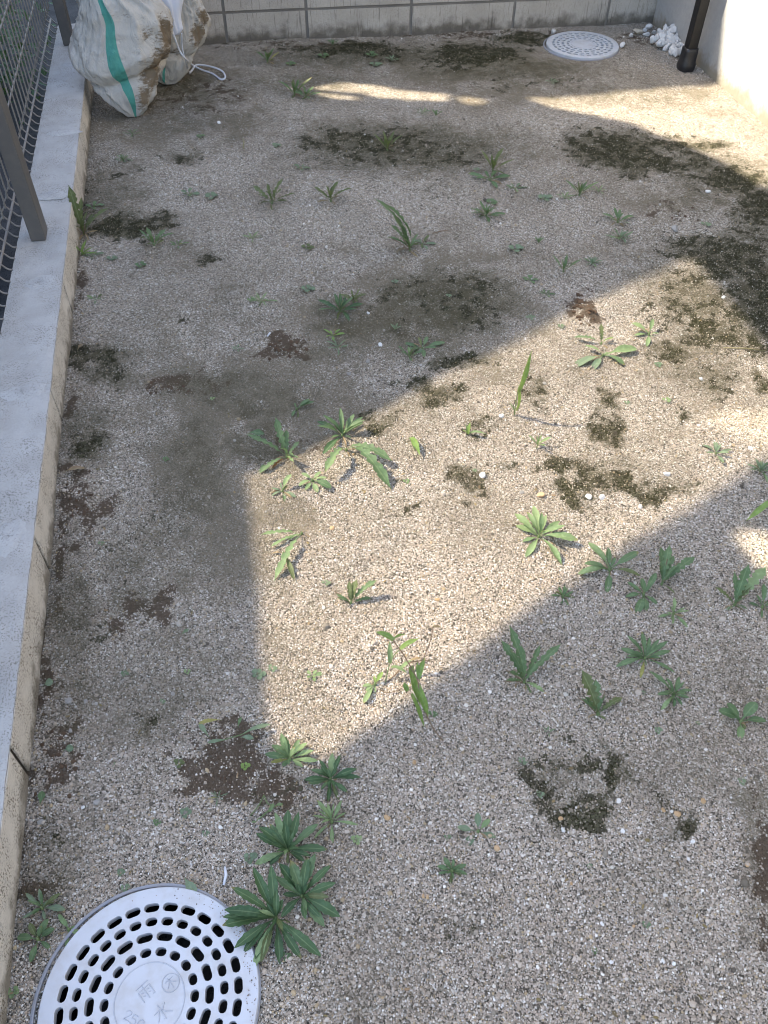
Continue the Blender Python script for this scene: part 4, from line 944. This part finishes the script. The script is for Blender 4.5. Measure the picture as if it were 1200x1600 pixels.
tips('broadleaf_weed', (1040, 300), [(945, 275, .2), (1045, 210, .6), (1095, 240, .5), (1125, 320, .1), (980, 360, .05)], 3., (400, 1200), .50, 'round', 'gy', 'five-leaved long-stalked weed above the isolated small rosette', arch=.05)
# sunlit upper right
Z8 = ((860, 460), 6.)
tips('sprawling_weed', (475, 470), [(215, 410, .2, 'md'), (595, 400, .4, 'gr'), (470, 270, .8, 'ol')], 6., (860, 460), .30, 'lobe', 'md', 'upper part of flat sprawling weed near top of sunlit patch')
tips('sprawling_weed', (490, 580), [(325, 480, .3, 'lt'), (235, 690, .03), (400, 715, .02), (700, 660, .05), (640, 600, .15), (800, 500, .1), (540, 540, .5, 'lt')], 6., (860, 460), .30, 'spat', 'gy', 'flat sprawling weed with spoon leaves near top of sunlit patch')
tips('broadleaf_weed', (920, 385), [(760, 280, .4), (950, 230, .6), (1020, 370, .2), (785, 380, .1), (910, 490, .02), (960, 400, .3), (890, 330, .6)], 6., (860, 460), .30, 'spat', 'lt', 'stalked weed right of the flat sprawling weed in sun')
tips('lobed_weed', (700, 340), [(690, 160, .75), (735, 150, .8), (760, 200, .6), (860, 210, .4), (800, 260, .5), (690, 250, .8)], 3., (800, 800), .26, 'lobe', 'md', 'upright toothed weed on the shadow edge at right')
tips('lobed_weed', (1040, 440), [(1045, 275, .8), (1095, 240, .8), (1200, 260, .4), (950, 350, .3, 'ol'), (1020, 400, .5), (1130, 330, .5), (1075, 350, .8), (1000, 460, .1)], 3., (800, 800), .28, 'lobe', 'md', 'toothed grey-green weed at the right edge below the sun spot')
tips('broadleaf_weed', (1170, 450), [(1110, 430, .2), (1190, 340, .5), (1145, 390, .6), (1165, 495, .05), (1230, 420, .3), (1240, 480, .1)], 3., (800, 800), .32, 'spat', 'md', 'leafy weed cut by the right edge of the picture')
tips('lobed_weed', (55, 800), [(-20, 530, .8), (0, 640, .8), (45, 620, .85), (135, 620, .5), (95, 860, .02), (20, 700, .6, 'ol'), (-40, 590, .6), (230, 615, .35)], 3., (800, 800), .22, 'lobe', 'md', 'tall toothed weed right of centre at the shadow edge')
tips('lobed_weed', (400, 950), [(320, 740, .75), (385, 780, .85), (510, 860, .2, 'ol'), (380, 960, .05), (345, 860, .5), (470, 900, .15)], 3., (800, 800), .30, 'lobe', 'md', 'two-stalked toothed weed above the dark moss patch')
tips('lobed_weed', (445, 430), [(435, 320, .8, 'ol'), (475, 315, .8, 'ol'), (570, 320, .5), (545, 405, .1), (450, 370, .9, 'ol')], 3., (400, 800), .30, 'lobe', 'md', 'small upright toothed weed alone in the middle of sunlit gravel')
tips('sprawling_weed', (215, 105), [(20, 105, .2, 'lt'), (60, 160, .1, 'lt'), (100, 330, .03), (150, 130, .2)], 3., (400, 800), .14, 'lobe', 'lt', 'weed with limp pale leaves at the left shadow boundary', minw=10)
tips('sprawling_weed', (130, 200), [(180, 320, .05, 'ol')], 3., (400, 800), .2, 'obl', 'ol', 'single fallen olive leaf beside the limp pale weed')
# shaded middle and far field: (style, x, y, radius, leaf, label)
for a in [
    ('R', 532, 487, 36, 'dk', 'dark rosette weed in the shade just above picture centre'),
    ('L', 552, 472, 26, 'ol', 'olive toothed leaves behind the dark rosette above centre'),
    ('R', 760, 338, 30, 'md', 'round rosette weed in the shade right of the tall leaning weed'),
    ('N', 408, 473, 26, 'lt', 'pale narrow-leaved weed in shade left of the dark rosette'),
    ('B', 965, 348, 30, 'md', 'broad-leaved weed directly above another at right in shade'),
    ('R', 968, 374, 24, 'gy', 'grey-green rosette directly below the broad-leaved weed at right'),
    ('U', 905, 306, 28, 'md', 'upright bright weed right of the shaded middle'),
    ('N', 882, 310, 16, 'lt', 'small pale weed left of the upright bright weed'),
    ('N', 935, 300, 16, 'lt', 'faint pale weed right of the upright bright weed'),
    ('B', 1118, 709, 28, 'gy', 'weed with one round dark leaf right in the sunlit patch'),
    ('R', 1187, 737, 26, 'gy', 'grey-green weed at the right edge where the sunlit patch ends'),
    ('R', 193, 252, 17, 'gy', 'small pale weed below the front sandbag'),
    ('C', 295, 305, 16, 'gy', 'left one of two small weeds left of the upright stalked weed'),
    ('C', 330, 309, 13, 'gy', 'right one of two small weeds left of the upright stalked weed'),
    ('R', 612, 95, 14, 'gy', 'small rosette at the mossy foot of the block wall'),
    ('C', 580, 88, 12, 'md', 'seedling left of the rosette at the block wall foot'),
    ('C', 585, 103, 12, 'gy', 'seedling just below left of the rosette at the block wall'),
    ('C', 505, 90, 12, 'md', 'tiny weed by the block wall left of the moss'),
    ('U', 520, 72, 14, 'md', 'tiny upright weed right against the block wall'),
    ('C', 453, 102, 10, 'md', 'tiny dark weed by the block wall near the sandbags'),
    ('N', 660, 178, 15, 'gy', 'small grey weed below the far strip of sun'),
    ('U', 681, 182, 12, 'md', 'small upright sprout right of the small grey weed below the sun strip'),
    ('R', 925, 413, 17, 'gy', 'grey-green rosette in shade above the reddish soil'),
    ('U', 880, 425, 26, 'md', 'upright light weed in shade left of the grey-green rosette'),
    ('C', 480, 453, 13, 'gy', 'tiny starry weed left of the dark rosette above centre'),
    ('N', 370, 547, 12, 'gy', 'tiny starry weed on shaded gravel right of the moss spot'),
    ('C', 488, 1057, 15, 'lt', 'small pale seedling in sun left of the tall grass shoot'),
    ('C', 403, 1055, 13, 'gy', 'seedling just outside the left sun boundary'),
    ('C', 557, 1313, 10, 'lt', 'tiny seedling right of the pale narrow-leaved weed'),
    ('C', 390, 1342, 13, 'gy', 'tiny round-leaved seedling left of the dark rosettes'),
    ('C', 189, 1364, 8, 'gy', 'upper one of two tiny seedlings above the near drain cover'),
    ('C', 195, 1388, 9, 'gy', 'tiny seedling touching the upper rim of the near drain cover'),
    ('C', 289, 1271, 11, 'gy', 'tiny weed below left of the bare brown soil patch'),
    ('N', 340, 1246, 16, 'gy', 'small limp weed at the lower edge of the bare soil patch'),
    ('N', 856, 1144, 12, 'gy', 'tiny pale weed at the top of the black moss patch'),
    ('C', 816, 1190, 9, 'gy', 'tiny weed at the left end of the black moss patch'),
    ('U', 840, 696, 20, 'lt', 'thin pale sprout in the sunlit patch above the moss band'),
    ('C', 805, 391, 14, 'gy', 'tiny weed on shaded gravel right of centre'),
    ('U', 841, 380, 12, 'md', 'tiny upright sprout right of the tiny shaded weed'),
    ('U', 617, 516, 14, 'gy', 'single small sprout right of the dark rosette above centre'),
    ('N', 395, 374, 20, 'lt', 'pale flat weed in the shade below the stalked weeds'),
    ('C', 220, 416, 11, 'md', 'tiny weed below the toothed weed beside the low wall'),
    ('F', 150, 468, 17, 'gy', 'small weed at the foot of the low wall beside a block joint'),
    ('N', 207, 212, 18, 'gy', 'flat weed directly under the tip of the front sandbag'),
    ('C', 471, 265, 15, 'gy', 'small silvery weed in the shaded middle distance'),
    ('C', 432, 229, 9, 'gy', 'tiny weed left of the dark mossy middle distance'),
    ('F', 828, 438, 14, 'md', 'tiny flat weed in shade left of the upright light weed'),
    ('F', 853, 460, 15, 'md', 'tiny flat weed just above the sun edge'),
    ('F', 828, 497, 10, 'gy', 'tiny two-leaved weed at the upper sun edge'),
    ('F', 660, 545, 34, 'md', 'sprawling weed in the shade just above the sun edge'),
    ('L', 640, 560, 24, 'md', 'toothed weed beside the sprawling one above the sun edge'),
    ('N', 862, 131, 14, 'gy', 'small weed below the far drain cover'),
    ('U', 418, 98, 24, 'md', 'upright weed near the block wall right of the rope'),
    ('U', 460, 150, 30, 'md', 'leafy upright weed at left end of the far sun strip'),
    ('B', 478, 152, 26, 'md', 'broad leaves beside the leafy weed at the far sun strip'),
    ('U', 605, 235, 30, 'ol', 'tall thin weed in the mossy middle distance'),
    ('U', 770, 268, 34, 'ol', 'upright stalk weed right of the mossy middle distance'),
    ('F', 765, 282, 34, 'md', 'sprawling leaves at the foot of the upright stalk weed'),
    ('F', 805, 296, 20, 'gy', 'flat weed right of the upright stalk weed'),
    ('C', 767, 318, 12, 'md', 'tiny sprout right above the round rosette in shade'),
    ('L', 425, 318, 38, 'ol', 'upright stalked toothed weed left in the shaded middle'),
    ('L', 517, 315, 36, 'ol', 'two-stalked toothed weed in the shaded middle'),
    ('L', 241, 385, 36, 'md', 'toothed weed by the dark moss beside the low wall'),
    ('F', 278, 383, 16, 'md', 'flat leaves right of the toothed weed beside the low wall'),
    ('C', 145, 325, 16, 'md', 'small weed against the low wall behind the tall one'),
    ('F', 145, 400, 18, 'gy', 'flat weed at the foot of the low wall below the tall one'),
    ('C', 175, 405, 10, 'gy', 'tiny weed right of the flat weed at the low wall'),
    ('N', 528, 545, 22, 'gy', 'limp hanging leaves below the dark rosette above centre'),
    ('F', 520, 525, 20, 'gr', 'yellowish sprawling weed right below the dark rosette above centre'),
    ('C', 480, 388, 12, 'ol', 'tiny dark weed in the pale shaded gravel'),
    ('F', 660, 382, 24, 'gy', 'grey flat leaves at the foot of the tall leaning weed'),
    ('C', 850, 312, 14, 'gy', 'tiny weed left of the small pale weed in the shaded right'),
    ('C', 1102, 352, 9, 'gy', 'tiny grey sprout near the moss at right'),
    ('C', 383, 1198, 9, 'gr', 'tiny moss-green tuft in the bare brown soil'),
    ('C', 280, 1193, 10, 'ol', 'tiny wilted weed left of the bare brown soil'),
    ('C', 20, 1550, 12, 'lt', 'tiny pale weed at the foot of the low wall near the drain'),
]: weed(*a)
# tall leaning toothed weed
tips('lobed_weed', (720, 1175), [(550, 925, .9), (600, 960, .9), (640, 1000, .85), (630, 1050, .7), (610, 1115, .4), (670, 1060, .9), (760, 1130, .3), (690, 1090, .9)], 3., (400, 0), .26, 'lobe', 'md', 'tall toothed weed leaning left in the shaded middle')
tips('lobed_weed', (395, 1100), [(325, 865, .9), (345, 960, .9), (340, 990, .8), (370, 920, .8), (405, 1070, .5, 'rust'), (515, 975, .4, 'ol'), (440, 1000, .5, 'ol')], 3., (0, 0), .20, 'lobe', 'ol', 'tall toothed weed growing against the low wall')
tips('grass_shoot', (385, 1195), [(310, 1130, .8), (440, 1160, .3), (405, 1120, .7), (460, 1190, .2)], 3., (0, 0), .16, 'blade', 'gr', 'grass tuft at the foot of the low wall')
# grass shoots
def shoot(name, base, label, stems, blades):
    """stems: polylines (px, py, height m); blades: (p0, p1, width px, material)"""
    root = plant(name, *base, label, 'grass'); o0 = root.location
    for L, rr, mt in stems:
        P_ = [G(a, b, h+o0.z)-o0 for a, b, h in L]; tube('stem', spline(P_, 5), rr, M[mt], root, 6)
    r_ = random.Random(int(base[0]))
    for (a, b, h), (c, d, h2), wpx, mt, ar in blades:
        add_leaf(root, G(a, b, h+o0.z), G(c, d, h2+o0.z), wpx*mpp(*base), 'blade', M[mt], arch=ar, fold=.3, twist=r_.uniform(-.4, .4), rng_=r_)
    return root
zz = lambda a, b, h: (560+a/7.27, 960+b/7.27, h)
shoot('grass_shoot', (690, 1152), 'tall grass shoot leaning left over the lower edge of the sunlit patch',
      [([zz(960, 1430, .002), zz(860, 1310, .012), zz(790, 1180, .03), zz(740, 1050, .05), zz(690, 850, .075), zz(670, 740, .085), zz(590, 590, .10), zz(500, 440, .115), zz(390, 290, .12)], .0011, 'stem'),
       ([zz(670, 740, .085), zz(740, 500, .10), zz(810, 320, .11), zz(850, 140, .115)], .0008, 'stem')],
      [(zz(400, 300, .12), zz(200, 190, .115), 11, 'gr', .1), (zz(410, 270, .12), zz(540, 235, .11), 5, 'gr', .12), (zz(590, 590, .10), zz(720, 1030, .05), 12, 'gr', -.05), (zz(670, 800, .08), zz(770, 1180, .03), 11, 'gr', .08),
       (zz(600, 900, .07), zz(730, 1300, .012), 8, 'gr', .05), (zz(680, 735, .085), zz(740, 480, .10), 8, 'gr', .1), (zz(690, 730, .085), zz(680, 540, .095), 6, 'gr', .12), (zz(840, 140, .115), zz(950, 160, .10), 4, 'dry', .15), (zz(560, 870, .05), zz(515, 770, .06), 8, 'gr', .1)])
shoot('grass_shoot', (602, 1067), 'slender grass shoot beside the tall leaning one',
      [([zz(305, 785, .0), zz(340, 620, .025), zz(400, 470, .05), zz(470, 400, .06)], .0009, 'stemg'), ([zz(305, 785, .0), zz(400, 700, .006), zz(500, 600, .008), zz(620, 540, .01), zz(800, 520, .006)], .0010, 'stem'), ([zz(240, 860, .002), zz(320, 890, .004), zz(420, 870, .006), zz(490, 840, .004)], .0008, 'stem')],
      [(zz(470, 400, .06), zz(690, 265, .07), 8, 'gr', .15), (zz(360, 550, .04), zz(360, 300, .075), 8, 'lt', .05), (zz(370, 600, .03), zz(560, 660, .03), 7, 'lt', .15), (zz(480, 610, .012), zz(600, 520, .02), 6, 'lt', .1), (zz(600, 520, .012), zz(720, 500, .012), 5, 'dry', .1)])
tips('seedling', (190, 800), [(275, 650, .7, 'gr'), (180, 700, .7, 'gr'), (50, 820, .2), (80, 870, .1), (190, 885, .1), (70, 1010, .05), (110, 820, .4)], 7.27, (560, 960), .30, 'spat', 'lt', 'light green seedling at the foot of the slender grass shoot')
shoot('grass_shoot', (803, 650), 'single tall grass blade standing upright in the sunlit patch', [([(803, 650, 0), (806, 630, .035), (810, 605, .075)], .0011, 'stemg')], [((810, 612, .07), (826, 548, .165), 9, 'gr', .05), ((806, 642, .015), (813, 598, .09), 7, 'gr', .06), ((804, 648, .004), (796, 628, .03), 4, 'lt', .12)])
shoot('grass_shoot', (646, 712), 'single short grass blade lying in the upper sunlit patch', [([(640, 682, .0), (644, 694, .004), (648, 704, .006)], .0008, 'stemg')], [((640, 684, .004), (655, 712, .012), 10, 'gr', .15)])
shoot('grass_shoot', (730, 682), 'small grass tuft at the upper sunlit moss streak', [([(730, 680, 0), (731, 676, .006), (732, 670, .01)], .0008, 'stemg')], [((730, 678, .004), (722, 672, .015), 4, 'gr', .1), ((731, 678, .004), (736, 660, .03), 6, 'gr', .1), ((732, 678, .004), (760, 678, .012), 4, 'lt', .2), ((731, 677, .004), (728, 662, .025), 4, 'lt', .1)])
shoot('grass_shoot', (1205, 800), 'yellow-green grass blade entering at the right edge', [([(1212, 806, 0), (1208, 800, .01), (1204, 795, .02)], .0009, 'stemg')], [((1210, 780, .05), (1168, 816, .012), 9, 'gr', .15), ((1206, 798, .02), (1210, 775, .06), 8, 'gr', .1)])
# fallen sprig on the bare soil
Zs = lambda a, b, h: (270+a/5.714, 1100+b/5.714, h)
root = shoot('fallen_sprig', (358, 1155), 'broken sprig with spoon-shaped leaves lying above the bare soil', [([Zs(320, 350, .004), Zs(420, 330, .006), Zs(520, 300, .007), Zs(620, 270, .008), Zs(700, 230, .010)], .0009, 'stemg')], [])
o0 = root.location
for (a, b, wd, mt) in (((440, 145), (228, 165), .26, 'gy'), ((325, 300), (230, 175), .34, 'gy'), ((490, 320), (310, 355), .22, 'gy'), ((600, 285), (865, 165), .18, 'gy'), ((600, 300), (725, 300), .42, 'gy'), ((580, 215), (610, 115), .36, 'md')):
    p0, p1 = G(*Zs(*a, .006)), G(*Zs(*b, .012)); add_leaf(root, p0, p1, (p1-p0).length*wd*1.2, 'obl', M[mt], arch=.1, fold=.25, rng_=random.Random(a[0]))
root['category'] = 'weed'
root = shoot('wilted_weed', (405, 1262), 'wilted stringy weed lying between bare soil and dark rosettes', [([Zs(690, 1000, .003), Zs(770, 900, .01), Zs(815, 810, .014)], .0009, 'stemg'), ([Zs(740, 1050, .003), Zs(860, 950, .008), Zs(930, 900, .008), Zs(980, 890, .006)], .0012, 'stemg'), ([Zs(815, 820, .012), Zs(850, 890, .012), Zs(900, 900, .01)], .0009, 'stemg')], [(Zs(860, 960, .008), Zs(900, 880, .015), 6, 'lt', .2), (Zs(740, 1050, .004), Zs(700, 1060, .004), 4, 'lt', .1), (Zs(930, 900, .01), Zs(985, 905, .01), 5, 'lt', .2)])
root['category'] = 'weed'
# loose leaves
def loose(x, y, ang, L, wd, mat, label, cat='leaf', kind='obl'):
    p = GH(x, y); s = mpp(x, y); d = Vector((math.cos(ang), math.sin(ang), 0))*L*s; r_ = random.Random(x)
    vs_, fs, uv = leaf_geo(-d*.5+Vector((0, 0, .003)), d*.5+Vector((0, 0, .006)), L*s*wd, kind, arch=.12, fold=.3, rng_=r_, twist=r_.uniform(-.3, .3))
    o = ob('fallen_leaf', vs_, fs, M[mat], None, p, True, uv); tag(o, label, cat)
loose(116, 738, .15, 34, .35, 'dry', 'curled dry brown leaf by the foot of the low wall')
loose(76, 1071, .2, 17, .8, 'gy', 'round green leaf by the low wall above the dark soil', kind='round')
loose(108, 1172, .1, 16, .75, 'gy', 'round green leaf lying on the dark soil', kind='round')
loose(66, 1249, 1.4, 22, .5, 'md', 'green leaf standing against the low wall on dark soil')
loose(298, 1387, -1.1, 36, .45, 'gy', 'green leaf lying on the upper rim of the near drain cover')
loose(290, 990, .5, 14, .45, 'gy', 'small green leaf on shaded gravel left of the sunlit patch')
loose(126, 545, 1.0, 16, .4, 'dry', 'pale dry leaf on the edge of the moss spot by the wall')
loose(400, 680, -.2, 28, .42, 'md', 'green leaf lying in the shade left of the sunlit corner')
loose(410, 735, .6, 18, .4, 'md', 'green leaf at the left corner of the sunlit patch')
loose(300, 235, .1, 8, .4, 'dry', 'tiny dry leaf in the shade below the rear sandbag')
for i, (a, b, lab) in enumerate((((700, 362), (676, 366), 'short brown twig right of the tall leaning weed'), ((1196, 550), (1130, 545), 'thin pale twig at the right edge of the moss'), ((352, 1356), (350, 1384), 'pale splinter above the near drain cover'), ((418, 527), (422, 521), 'white sliver left of the dark rosette above centre'), ((380, 218), (380, 233), 'tan sliver in the shade below the rope'))):
    p, q = GH(*a), GH(*b); o = tube('twig', [p+Vector((0, 0, .003)), (p+q)/2+Vector((.003, 0, .006)), q+Vector((0, 0, .003))], [.0012, .0016, .001] if i < 2 else [.002, .0026, .0018], M['stem'] if i == 0 else M['dry'] if i in (1, 4) else M['rope'], None, 5); tag(o, lab, 'twig')
# shrub beyond the fence
sh = tag(empty('shrub', (-.98, 3.72, -.16)), 'dark leafy shrub behind the far end of the wire fence', 'shrub')
r_ = random.Random(3); V, F_, UVs = [], [], []
for k in range(1700):
    p = Vector((max(-.3, min(.34, r_.gauss(0, .16))), r_.gauss(0, .22), abs(r_.gauss(.22, .2)))); d = Vector((r_.uniform(-1, 1), r_.uniform(-1, 1), r_.uniform(-.6, .8))).normalized()*r_.uniform(.03, .06)
    a, b, u = leaf_geo(p, p+d, .022, 'spat', rng_=r_); k0 = len(V); V += a; F_ += [tuple(k0+q for q in f) for f in b]; UVs += u
ob('crown', V, F_, M['dk'], sh, None, True, UVs)
for k in range(6): tube('stem', [(r_.uniform(-.05, .05), r_.uniform(-.05, .05), 0), (r_.uniform(-.1, .1), r_.uniform(-.15, .15), .25), (r_.uniform(-.2, .2), r_.uniform(-.3, .3), .5)], [.008, .006, .003], M['stem'], sh, 6)

# small litter: flakes of dead leaf over the gravel, grit on the near cover
x, y = sample(900, .6); n = len(x); rad = rng.uniform(.0016, .0052, n)
tint = np.array([[.20, .13, .07]])*rng.uniform(.4, 1.5, (n, 1))+np.array([[.05, .06, .0]])*rng.random((n, 1))
scatter('leaf_litter', np.stack([x, y, hgt(x, y)+.0022], -1), np.stack([rad, rad*rng.uniform(.2, .6, n), rad*.10+.0002], -1), np.stack([rng.normal(0, .25, n), rng.normal(0, .25, n), rng.uniform(0, 6.28, n)], -1), tint, 'dead leaf flakes strewn over the gravel', 'litter')
n = 150; a_ = rng.normal(.35, .55, n); rr_ = LIDS[0][1]*rng.uniform(.885, .985, n)
x, y = LIDS[0][0].x+np.cos(a_)*rr_, LIDS[0][0].y+np.sin(a_)*rr_; rad = rng.uniform(.0004, .0012, n)
scatter('grit', np.stack([x, y, np.full(n, .0102)], -1), rad[:, None]*rng.uniform(.7, 1.2, (n, 3)), rng.uniform(0, 6.28, (n, 3)), np.array([[.22, .18, .14]])*rng.uniform(.4, 1.6, (n, 1)), 'specks of grit on the edge of the near drain cover', 'grit')
rq = random.Random(77); k = 0
while k < 34:
    px, py = rq.uniform(140, 1190), rq.uniform(180, 1560)
    p = G(px, py)
    if any((Vector((p.x, p.y))-Vector((c.x, c.y))).length < r_l+.02 for c, r_l in LIDS) or p.x < XC+.03 or p.x > XW-.05: continue
    k += 1; o = weed('C', px, py, rq.uniform(4.5, 8.5), rq.choice(['gy', 'md', 'lt', 'gy']), 'tiny green sprout dotted on the open gravel'); o.name = 'sprout'; o['group'] = 'tiny sprouts scattered over the gravel'
